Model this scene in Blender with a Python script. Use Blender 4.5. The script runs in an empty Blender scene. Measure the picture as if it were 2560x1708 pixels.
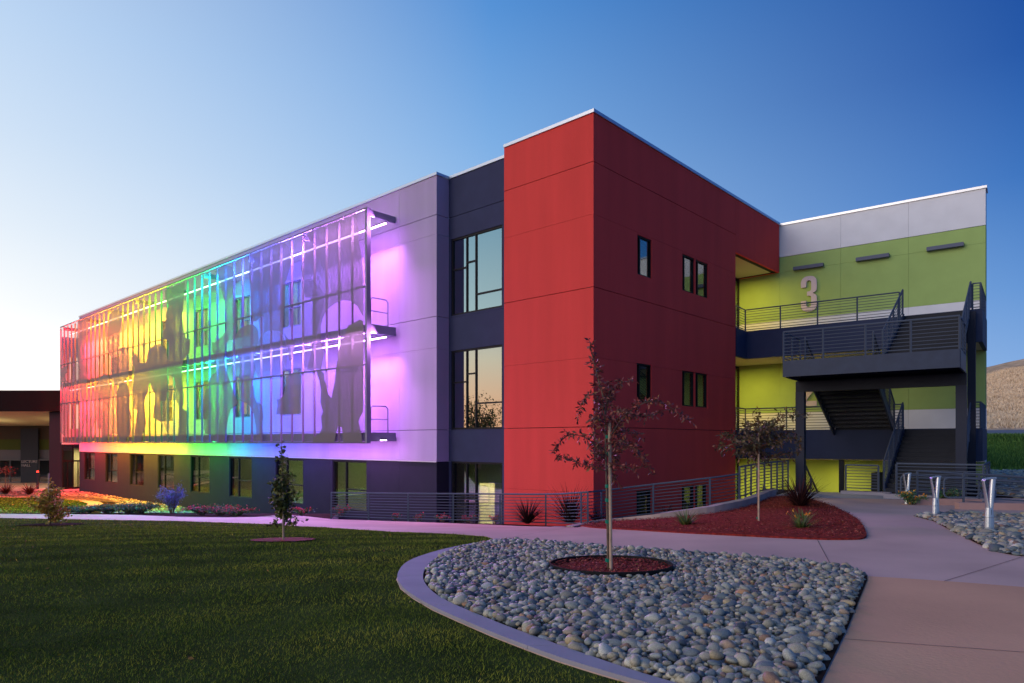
import bpy, bmesh, math, random
from mathutils import Vector, Matrix, noise
from mathutils.geometry import tessellate_polygon
import numpy as np
PI = math.pi
random.seed(7)
rng = np.random.default_rng(7)
SC = bpy.context.scene
COL = SC.collection

# ------------------------------------------------------------------ camera
cd = bpy.data.cameras.new('camera'); cam = bpy.data.objects.new('camera', cd); COL.objects.link(cam)
cam.location = (0, 0, 0); cam.rotation_euler = (PI/2, 0, 0)
cd.lens = 24.0; cd.sensor_width = 36.0; cd.shift_y = 0.0983
cd.clip_start = 0.1; cd.clip_end = 3000
SC.camera = cam

# ------------------------------------------------------------------ world: clear dusk sky, glow in the west (left)
def lin(r, g, b):
    f = lambda c: (c/255/12.92 if c/255 <= .04045 else ((c/255+.055)/1.055)**2.4)
    return (f(r), f(g), f(b), 1)
wd = bpy.data.worlds.new('World'); SC.world = wd; wd.use_nodes = True
nt = wd.node_tree; nt.nodes.clear()
N = nt.nodes.new; L = nt.links.new
def wm(op, a, b=None, c=None):
    n = N('ShaderNodeMath'); n.operation = op
    for i, v in enumerate((a, b, c)):
        if v is None: continue
        if isinstance(v, (int, float)): n.inputs[i].default_value = v
        else: L(v, n.inputs[i])
    return n.outputs[0]
tc = N('ShaderNodeTexCoord'); sp = N('ShaderNodeSeparateXYZ'); L(tc.outputs['Generated'], sp.inputs[0])
sx, sy, sz = sp.outputs
AZ = math.radians(-86)
hor = wm('SQRT', wm('ADD', wm('ADD', wm('MULTIPLY', sx, sx), wm('MULTIPLY', sy, sy)), 1e-5))
cosa = wm('DIVIDE', wm('ADD', wm('MULTIPLY', sx, math.sin(AZ)), wm('MULTIPLY', sy, math.cos(AZ))), hor)
def ramp(stops):
    r = N('ShaderNodeValToRGB'); r.color_ramp.interpolation = 'B_SPLINE' if False else 'LINEAR'
    e = r.color_ramp.elements
    while len(e) > 1: e.remove(e[-1])
    e[0].position = stops[0][0]; e[0].color = stops[0][1]
    for p, c in stops[1:]:
        q = e.new(p); q.color = c
    L(wm('MAXIMUM', sz, 0.0), r.inputs[0]); return r.outputs[0]
ZEN = lin(22, 78, 160)
glow = ramp([(0, (1.8, .80, .42, 1)), (.05, (1.75, .93, .56, 1)), (.12, (1.38, 1.14, .88, 1)), (.19, (.82, 1.03, 1.12, 1)), (.30, (.45, .74, .98, 1)), (.5, (.30, .5, .82, 1)), (1, ZEN)])
left = ramp([(0, (1.35, 1.22, 1.05, 1)), (.08, (1.25, 1.2, 1.15, 1)), (.16, (1.0, 1.02, 1.02, 1)), (.25, lin(232, 242, 252)), (.35, lin(210, 228, 248)), (.46, lin(190, 215, 244)), (1, ZEN)])
mid = ramp([(0, lin(200, 220, 243)), (.1, lin(190, 215, 243)), (.25, lin(163, 201, 240)), (.40, lin(126, 175, 229)), (.54, lin(86, 146, 214)), (1, ZEN)])
far = ramp([(0, lin(150, 184, 230)), (.08, lin(124, 168, 224)), (.18, lin(88, 142, 210)), (.30, lin(38, 104, 186)), (.42, lin(2, 72, 160)), (.55, lin(0, 58, 145)), (1, ZEN)])
def mixc(a, b, lo, hi):
    mr = N('ShaderNodeMapRange'); mr.interpolation_type = 'LINEAR'; mr.clamp = True
    L(cosa, mr.inputs['Value']); mr.inputs['From Min'].default_value = lo; mr.inputs['From Max'].default_value = hi
    m = N('ShaderNodeMix'); m.data_type = 'RGBA'; L(mr.outputs[0], m.inputs['Factor']); L(a, m.inputs[6]); L(b, m.inputs[7]); return m.outputs[2]
sky_c = mixc(mixc(mixc(far, mid, -.62, .10), left, .10, .68), glow, .68, 1.0)
bg = N('ShaderNodeBackground'); bg.inputs['Strength'].default_value = 1.0
ow = N('ShaderNodeOutputWorld'); L(sky_c, bg.inputs[0]); L(bg.outputs[0], ow.inputs[0])

# broad last light of the set sun, from the left behind the camera
sd = bpy.data.lights.new('sun', 'SUN'); sun = bpy.data.objects.new('sun', sd); COL.objects.link(sun)
sd.energy = 1.35; sd.angle = math.radians(40); sd.color = (1.0, .78, .60)
_az, _el = math.radians(-122), math.radians(17)
sun.rotation_euler = Vector((math.sin(_az)*math.cos(_el), math.cos(_az)*math.cos(_el), math.sin(_el))).to_track_quat('Z', 'Y').to_euler()

SC.view_settings.view_transform = 'Standard'; SC.view_settings.look = 'None'
SC.view_settings.exposure = 0.0; SC.view_settings.gamma = 1.0
try: SC.view_settings.use_curve_mapping = False
except Exception: pass
SC.render.engine = 'CYCLES'
cy = SC.cycles
cy.use_denoising = True
cy.max_bounces = 8; cy.diffuse_bounces = 4; cy.glossy_bounces = 3; cy.transmission_bounces = 4
cy.transparent_max_bounces = 24; cy.caustics_reflective = False; cy.caustics_refractive = False
cy.sample_clamp_indirect = 6.0
cy.use_light_tree = True

# ------------------------------------------------------------------ materials
MATS = {}
def mat(name, col, rough=.75, metal=0.0, bump=0.0, bscale=40, var=.0, vscale=1.5, emit=None, spec=.15, tint=None, streak=0):
    if name in MATS: return MATS[name]
    m = bpy.data.materials.new(name); m.use_nodes = True; MATS[name] = m
    t = m.node_tree; b = t.nodes['Principled BSDF']
    b.inputs['Roughness'].default_value = rough; b.inputs['Metallic'].default_value = metal
    b.inputs['Specular IOR Level'].default_value = spec
    b.inputs['Base Color'].default_value = (*col, 1)
    g = t.nodes.new('ShaderNodeNewGeometry')
    if var or tint:
        n = t.nodes.new('ShaderNodeTexNoise'); n.inputs['Scale'].default_value = vscale; n.inputs['Detail'].default_value = 6
        mp = t.nodes.new('ShaderNodeMapping'); t.links.new(g.outputs['Position'], mp.inputs[0]); t.links.new(mp.outputs[0], n.inputs['Vector'])
        if streak: mp.inputs['Scale'].default_value = (1, 1, streak)
        r = t.nodes.new('ShaderNodeMapRange'); t.links.new(n.outputs[0], r.inputs[0])
        r.inputs[1].default_value = .3; r.inputs[2].default_value = .7
        mx = t.nodes.new('ShaderNodeMix'); mx.data_type = 'RGBA'; t.links.new(r.outputs[0], mx.inputs['Factor'])
        c2 = tint if tint else tuple(min(1, c*(1+var)) for c in col)
        c1 = col if tint else tuple(c*(1-var) for c in col)
        mx.inputs[6].default_value = (*c1, 1); mx.inputs[7].default_value = (*c2, 1)
        t.links.new(mx.outputs[2], b.inputs['Base Color'])
    if bump:
        n2 = t.nodes.new('ShaderNodeTexNoise'); n2.inputs['Scale'].default_value = bscale; n2.inputs['Detail'].default_value = 5
        t.links.new(g.outputs['Position'], n2.inputs['Vector'])
        bp = t.nodes.new('ShaderNodeBump'); bp.inputs['Strength'].default_value = bump; bp.inputs['Distance'].default_value = .02
        t.links.new(n2.outputs[0], bp.inputs['Height']); t.links.new(bp.outputs[0], b.inputs['Normal'])
    if emit:
        b.inputs['Emission Color'].default_value = (*emit[:3], 1); b.inputs['Emission Strength'].default_value = emit[3]
    return m
def ramp_mat(name, stops, rough=.6, bump=.0, bscale=60, spec=.4, noise_mix=0, trans=0):
    """colour picked per object / per vertex 'tint' value"""
    if name in MATS: return MATS[name]
    m = bpy.data.materials.new(name); m.use_nodes = True; MATS[name] = m
    t = m.node_tree; b = t.nodes['Principled BSDF']; b.inputs['Roughness'].default_value = rough; b.inputs['Specular IOR Level'].default_value = spec
    at = t.nodes.new('ShaderNodeAttribute'); at.attribute_name = 'tint'
    oi = t.nodes.new('ShaderNodeObjectInfo')
    ad = t.nodes.new('ShaderNodeMath'); ad.operation = 'ADD'; t.links.new(at.outputs['Fac'], ad.inputs[0]); t.links.new(oi.outputs['Random'], ad.inputs[1])
    fr = t.nodes.new('ShaderNodeMath'); fr.operation = 'FRACT'; t.links.new(ad.outputs[0], fr.inputs[0])
    r = t.nodes.new('ShaderNodeValToRGB'); e = r.color_ramp.elements
    while len(e) > 1: e.remove(e[-1])
    e[0].position = stops[0][0]; e[0].color = (*stops[0][1], 1)
    for p, c in stops[1:]:
        q = e.new(p); q.color = (*c, 1)
    t.links.new(fr.outputs[0], r.inputs[0])
    out = r.outputs[0]
    g = t.nodes.new('ShaderNodeNewGeometry')
    if noise_mix:
        n = t.nodes.new('ShaderNodeTexNoise'); n.inputs['Scale'].default_value = bscale; n.inputs['Detail'].default_value = 4
        t.links.new(g.outputs['Position'], n.inputs['Vector'])
        mr = t.nodes.new('ShaderNodeMapRange'); t.links.new(n.outputs[0], mr.inputs[0]); mr.inputs[1].default_value = .3; mr.inputs[2].default_value = .7
        mr.inputs[3].default_value = 1-noise_mix; mr.inputs[4].default_value = 1+noise_mix
        v = t.nodes.new('ShaderNodeVectorMath'); v.operation = 'SCALE'; t.links.new(out, v.inputs[0]); t.links.new(mr.outputs[0], v.inputs['Scale']); out = v.outputs[0]
    t.links.new(out, b.inputs['Base Color'])
    if bump:
        n2 = t.nodes.new('ShaderNodeTexNoise'); n2.inputs['Scale'].default_value = bscale; t.links.new(g.outputs['Position'], n2.inputs['Vector'])
        bp = t.nodes.new('ShaderNodeBump'); bp.inputs['Strength'].default_value = bump; bp.inputs['Distance'].default_value = .01
        t.links.new(n2.outputs[0], bp.inputs['Height']); t.links.new(bp.outputs[0], b.inputs['Normal'])
    return m

RED = mat('red_stucco', (.64, .060, .055), .85, bump=.35, bscale=45, var=.07, vscale=1.5, streak=.10)
NAVY = mat('navy_stucco', (.036, .042, .095), .8, bump=.2, bscale=60, var=.08)
LILAC = mat('pale_stucco', (.37, .31, .47), .85, bump=.25, bscale=45, var=.07, vscale=1.2, streak=.12)
CHAR = mat('charcoal_stucco', (.022, .022, .038), .85, bump=.2, bscale=60, var=.08)
GREEN = mat('lime_stucco', (.33, .47, .16), .85, bump=.2, bscale=60, var=.05)
WHITE = mat('white_stucco', (.70, .72, .80), .8, bump=.15, bscale=60, var=.04)
COPING = mat('coping_metal', (.55, .58, .65), .35, metal=.7)

CORE = mat('wall_core', (.03, .03, .035), .9)
FRAME = mat('black_window_frame', (.012, .012, .016), .4)
STEEL = mat('blue_grey_painted_steel', (.030, .045, .088), .45, var=.1, vscale=3)
STEELD = mat('dark_painted_steel', (.013, .018, .032), .5, var=.1)
RAILM = mat('railing_paint', (.075, .095, .14), .75)
CONC = mat('tan_concrete', (.54, .375, .315), .8, bump=.2, bscale=22, var=.15, vscale=.45)
CONCB = mat('pale_concrete', (.29, .275, .33), .8, bump=.12, bscale=25, var=.08, vscale=2)
CONCG = mat('slab_concrete', (.32, .34, .38), .8, bump=.1, var=.08)
JOINT = mat('dark_joint', (.15, .11, .10), .9)  # dark brown of the joints in the concrete
CONCT = mat('brown_concrete', (.62, .345, .205), .8, bump=.2, bscale=22, var=.13, vscale=.5)
KERBC = mat('kerb_concrete', (.37, .29, .28), .85, bump=.2, bscale=25, var=.15, vscale=2)
TEAL = mat('dark_teal_sheet', (.02, .05, .055), .6)
SOIL = mat('soil', (.045, .028, .022), 1, spec=0, bump=.6, bscale=18, var=.35, vscale=5)
LAWNB = mat('lawn_soil', (.045, .060, .018), 1, spec=0, bump=.6, bscale=30, var=.3, vscale=1.2)
MULCH = mat('red_bark_mulch', (.20, .020, .015), .9, bump=.8, bscale=45, var=.5, vscale=14)
INT = mat('interior_plaster', (.55, .55, .48), .9)
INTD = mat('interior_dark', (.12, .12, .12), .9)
SOFFIT = mat('soffit_board', (.55, .50, .36), .7)
ALU = mat('brushed_aluminium', (.52, .56, .62), .38, spec=.5, metal=.85)
BARK = mat('bark', (.14, .10, .08), .9, bump=.5, bscale=50, var=.3, vscale=12)
STAKE = mat('stake_wood', (.42, .30, .22), .85, bump=.3, bscale=40, var=.2, vscale=9)
TIE = mat('green_tie', (.0, .16, .11), .5)
BLACKP = mat('black_plastic', (.012, .012, .014), .6)
PINKW = mat('numeral_metal', (.58, .50, .60), .5)
FIXT = mat('fixture_metal', (.10, .12, .19), .4)
FINM = mat('fin_steel', (.09, .085, .11), .5)
SCREENM = mat('screen_steel', (.15, .145, .18), .4, metal=.2)

def glass(name, tintc, refl=1.0, trans=.55, rough=0.0):
    m = bpy.data.materials.new(name); m.use_nodes = True; t = m.node_tree; t.nodes.clear()
    o = t.nodes.new('ShaderNodeOutputMaterial'); mx = t.nodes.new('ShaderNodeMixShader')
    tr = t.nodes.new('ShaderNodeBsdfTransparent'); tr.inputs[0].default_value = (*[c*trans for c in tintc], 1)
    gl = t.nodes.new('ShaderNodeBsdfGlossy'); gl.inputs['Roughness'].default_value = rough; gl.inputs[0].default_value = (*[.55+.45*c for c in tintc], 1)
    fr = t.nodes.new('ShaderNodeFresnel'); fr.inputs[0].default_value = 1.5
    ma = t.nodes.new('ShaderNodeMath'); ma.operation = 'MULTIPLY_ADD'; ma.inputs[1].default_value = refl; ma.inputs[2].default_value = .06*refl
    ma.use_clamp = True
    t.links.new(fr.outputs[0], ma.inputs[0]); t.links.new(ma.outputs[0], mx.inputs[0]); t.links.new(tr.outputs[0], mx.inputs[1]); t.links.new(gl.outputs[0], mx.inputs[2]); t.links.new(mx.outputs[0], o.inputs[0])
    return m
GLASS = glass('tinted_glass', (.62, .85, .80), refl=4.2, trans=.6)
GLASSD = glass('dark_glass', (.97, 1.0, .97), refl=.7, trans=.93)

TLU = .008      # light scattered forward by the edges of the punched holes
def perforated(name, a, col, amp=.0):
    m = bpy.data.materials.new(name); m.use_nodes = True; t = m.node_tree; t.nodes.clear()
    o = t.nodes.new('ShaderNodeOutputMaterial'); mx = t.nodes.new('ShaderNodeMixShader')
    tr = t.nodes.new('ShaderNodeBsdfTransparent'); d = t.nodes.new('ShaderNodeBsdfPrincipled')
    d.inputs['Base Color'].default_value = (*col, 1); d.inputs['Roughness'].default_value = .5; d.inputs['Metallic'].default_value = .15
    g = t.nodes.new('ShaderNodeNewGeometry'); s = t.nodes.new('ShaderNodeSeparateXYZ'); t.links.new(g.outputs['Position'], s.inputs[0])
    w = t.nodes.new('ShaderNodeMath'); w.operation = 'MULTIPLY'; w.inputs[1].default_value = 2*PI/.13; t.links.new(s.outputs[2], w.inputs[0])
    sn = t.nodes.new('ShaderNodeMath'); sn.operation = 'SINE'; t.links.new(w.outputs[0], sn.inputs[0])
    ma = t.nodes.new('ShaderNodeMath'); ma.operation = 'MULTIPLY_ADD'; ma.inputs[1].default_value = amp; ma.inputs[2].default_value = a; t.links.new(sn.outputs[0], ma.inputs[0])
    tl = t.nodes.new('ShaderNodeBsdfTranslucent'); tl.inputs[0].default_value = (.75, .75, .75, 1); m2 = t.nodes.new('ShaderNodeMixShader'); m2.inputs[0].default_value = TLU
    t.links.new(d.outputs[0], m2.inputs[1]); t.links.new(tl.outputs[0], m2.inputs[2])
    t.links.new(ma.outputs[0], mx.inputs[0]); t.links.new(tr.outputs[0], mx.inputs[1]); t.links.new(m2.outputs[0], mx.inputs[2]); t.links.new(mx.outputs[0], o.inputs[0])
    return m
PERF = perforated('perforated_panel', .31, (.085, .08, .11), 0)
GRATE = perforated('steel_grating', .42, (.30, .29, .42), 0)
PERFS = [perforated('perforation_light', .42, (.17, .155, .21), 0), perforated('perforation_medium', .70, (.13, .115, .155), 0), perforated('perforation_dense', .91, (.115, .098, .12), 0)]

# ------------------------------------------------------------------ mesh helpers
class MB:
    def __init__(s, f=None): s.v = []; s.f = []; s.xf = f
    def add(s, vs, fs, raw=False):
        n = len(s.v)
        s.v += [tuple(v) if (raw or s.xf is None) else tuple(s.xf(*v)) for v in vs]
        s.f += [tuple(i+n for i in q) for q in fs]; return s
    def box(s, a0, a1, b0, b1, c0, c1):
        vs = [(a0,b0,c0),(a1,b0,c0),(a1,b1,c0),(a0,b1,c0),(a0,b0,c1),(a1,b0,c1),(a1,b1,c1),(a0,b1,c1)]
        return s.add(vs, [(3,2,1,0),(4,5,6,7),(0,1,5,4),(1,2,6,5),(2,3,7,6),(3,0,4,7)])
    def tube(s, pts, r, n=6, cap=True):
        """pts world (or local) points; r number or list"""
        P = [Vector(s.xf(*p)) if s.xf else Vector(p) for p in pts]
        R = r if isinstance(r, (list, tuple)) else [r]*len(P)
        rings = []
        up = None
        for i, p in enumerate(P):
            d = (P[min(i+1, len(P)-1)]-P[max(i-1, 0)])
            if d.length < 1e-7: d = Vector((0, 0, 1))
            d.normalize()
            if up is None:
                up = Vector((0, 0, 1)) if abs(d.z) < .9 else Vector((1, 0, 0))
            x = d.cross(up)
            if x.length < 1e-4: x = d.orthogonal()
            x.normalize(); y = d.cross(x); up = -y if y.dot(up) < 0 else y
            rings.append([tuple(p+(x*math.cos(2*PI*k/n)+y*math.sin(2*PI*k/n))*R[i]) for k in range(n)])
        vs = [v for q in rings for v in q]; fs = []
        for i in range(len(P)-1):
            for k in range(n):
                a = i*n+k; b = i*n+(k+1) % n; fs.append((a, b, b+n, a+n))
        if cap: fs.append(tuple(range(n-1, -1, -1))); fs.append(tuple(range((len(P)-1)*n, len(P)*n)))
        return s.add(vs, fs, raw=True)
    def bar(s, p, q, w, h):
        """rectangular bar between two points (w horizontal, h vertical)"""
        p = Vector(s.xf(*p)) if s.xf else Vector(p); q = Vector(s.xf(*q)) if s.xf else Vector(q)
        d = (q-p).normalized(); x = d.cross(Vector((0, 0, 1)))
        if x.length < 1e-4: x = Vector((1, 0, 0))
        x.normalize(); y = x.cross(d).normalized()
        vs = [tuple(c+x*a*w/2+y*b*h/2) for c in (p, q) for a, b in ((-1,-1),(1,-1),(1,1),(-1,1))]
        return s.add(vs, [(3,2,1,0),(4,5,6,7),(0,1,5,4),(1,2,6,5),(2,3,7,6),(3,0,4,7)], raw=True)
def mesh_of(name, mb, m, smooth=False):
    me = bpy.data.meshes.new(name); me.from_pydata(mb.v, [], mb.f)
    bm = bmesh.new(); bm.from_mesh(me); bmesh.ops.recalc_face_normals(bm, faces=bm.faces); bm.to_mesh(me); bm.free()
    if smooth: me.shade_smooth()
    me.materials.append(m); return me
def link(o, parent=None):
    COL.objects.link(o)
    if parent is not None:
        o.parent = parent
        if parent.type == 'EMPTY': o.matrix_parent_inverse = Matrix.Translation(-parent.location)
    return o
def obj(name, mb, m, parent=None, smooth=False, label=None, kind=None):
    o = bpy.data.objects.new(name, mesh_of(name, mb, m, smooth)); link(o, parent)
    if label: o['label'] = label
    if kind: o['kind'] = kind
    return o
ROOTS = []
def thing(name, label, cat, loc=(0, 0, 0), group=None):
    o = bpy.data.objects.new(name, None); o.empty_display_size = .2; COL.objects.link(o); o.location = loc
    o['label'] = label; o['category'] = cat;
    if group: o['group'] = group
    ROOTS.append(o); return o
def tag(o, label=None, cat=None, group=None, kind=None):
    if label: o['label'] = label
    if cat: o['category'] = cat
    if group: o['group'] = group
    if kind: o['kind'] = kind
    return o

# ------------------------------------------------------------------ places
CX0, CY0 = 2.65, 22.2                       # foot of the red block's near corner
def B(x, y, z): return (CX0+.675*x-.738*y, CY0+.738*x+.675*y, z)
WX, WY = 19.98, 28.8                        # right end of the green wing's wall
def W(s, q, z): return (WX-.7967*s-.6044*q, WY+.6044*s-.7967*q, z)
def interp(t, P):
    if t <= P[0][0]: return P[0][1]
    for a, b in zip(P, P[1:]):
        if t <= b[0]: return a[1]+(b[1]-a[1])*(t-a[0])/(b[0]-a[0])
    return P[-1][1]
ZR = [(0,-1.62),(8,-1.66),(12,-1.68),(16,-1.79),(21,-1.88),(24,-1.87),(60,-1.9)]
ZL = [(0,-1.62),(8,-1.7),(12,-1.85),(16,-2.15),(21,-2.6),(25,-2.85),(30,-3.12),(36,-3.76),(40,-4.13),(60,-4.2)]
def H(x, y):
    w = min(1, max(0, (x-.5)/8.5)); w = w*w*(3-2*w)
    return interp(y, ZL)*(1-w)+interp(y, ZR)*w
XC = [-90,-70,-55]+list(range(-46, -12, 2))+list(range(-12, 24))+[26,30,36,46,60,80]
YC = list(range(1, 31))+list(range(32, 64, 2))+[70,80,95]
def drape(name, poly, m, off, parent=None, skirt=0.0, fn=H):
    bm = bmesh.new()
    vs = [bm.verts.new((x, y, 0)) for x, y in poly]
    bm.faces.new(vs)
    bmesh.ops.triangulate(bm, faces=bm.faces[:])
    x0 = min(p[0] for p in poly); x1 = max(p[0] for p in poly); y0 = min(p[1] for p in poly); y1 = max(p[1] for p in poly)
    for c in XC:
        if x0 < c < x1: bmesh.ops.bisect_plane(bm, geom=bm.verts[:]+bm.edges[:]+bm.faces[:], plane_co=(c, 0, 0), plane_no=(1, 0, 0), dist=1e-5)
    for c in YC:
        if y0 < c < y1: bmesh.ops.bisect_plane(bm, geom=bm.verts[:]+bm.edges[:]+bm.faces[:], plane_co=(0, c, 0), plane_no=(0, 1, 0), dist=1e-5)
    for v in bm.verts: v.co.z = fn(v.co.x, v.co.y)+off
    if skirt:
        be = [e for e in bm.edges if len(e.link_faces) == 1]
        r = bmesh.ops.extrude_edge_only(bm, edges=be)
        for g in r['geom']:
            if isinstance(g, bmesh.types.BMVert): g.co.z -= skirt
    bmesh.ops.recalc_face_normals(bm, faces=bm.faces)
    if sum(f.normal.z for f in bm.faces) < 0: bmesh.ops.reverse_faces(bm, faces=bm.faces[:])
    me = bpy.data.meshes.new(name); bm.to_mesh(me); bm.free(); me.materials.append(m)
    o = bpy.data.objects.new(name, me); link(o, parent); return o
def inside(x, y, poly):
    c = False; j = len(poly)-1
    for i in range(len(poly)):
        xi, yi = poly[i]; xj, yj = poly[j]
        if (yi > y) != (yj > y) and x < (xj-xi)*(y-yi)/(yj-yi)+xi: c = not c
        j = i
    return c
def np_inside(X, Y, poly):
    c = np.zeros(len(X), bool); j = len(poly)-1
    for i in range(len(poly)):
        xi, yi = poly[i]; xj, yj = poly[j]
        if yi != yj: c ^= ((yi > Y) != (yj > Y)) & (X < (xj-xi)*(Y-yi)/(yj-yi)+xi)
        j = i
    return c
def np_H(X, Y):
    w = np.clip((X-.5)/8.5, 0, 1); w = w*w*(3-2*w)
    return np.interp(Y, [p[0] for p in ZL], [p[1] for p in ZL])*(1-w)+np.interp(Y, [p[0] for p in ZR], [p[1] for p in ZR])*w
def soup(name, V, F, m, tint=None, parent=None, smooth=False, kind=None, label=None):
    """fast mesh from numpy arrays; F (n,k) faces"""
    me = bpy.data.meshes.new(name); nv = len(V); nf, k = F.shape
    me.vertices.add(nv); me.vertices.foreach_set('co', np.asarray(V, np.float32).ravel())
    me.loops.add(nf*k); me.loops.foreach_set('vertex_index', F.astype(np.int32).ravel())
    me.polygons.add(nf); me.polygons.foreach_set('loop_start', (np.arange(nf)*k).astype(np.int32))
    if smooth: me.polygons.foreach_set('use_smooth', np.ones(nf, bool))
    me.update(calc_edges=True)
    if tint is not None:
        a = me.attributes.new('tint', 'FLOAT', 'POINT'); a.data.foreach_set('value', np.asarray(tint, np.float32))
    me.materials.append(m); o = bpy.data.objects.new(name, me); link(o, parent)
    if kind: o['kind'] = kind
    if label: o['label'] = label
    return o

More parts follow.
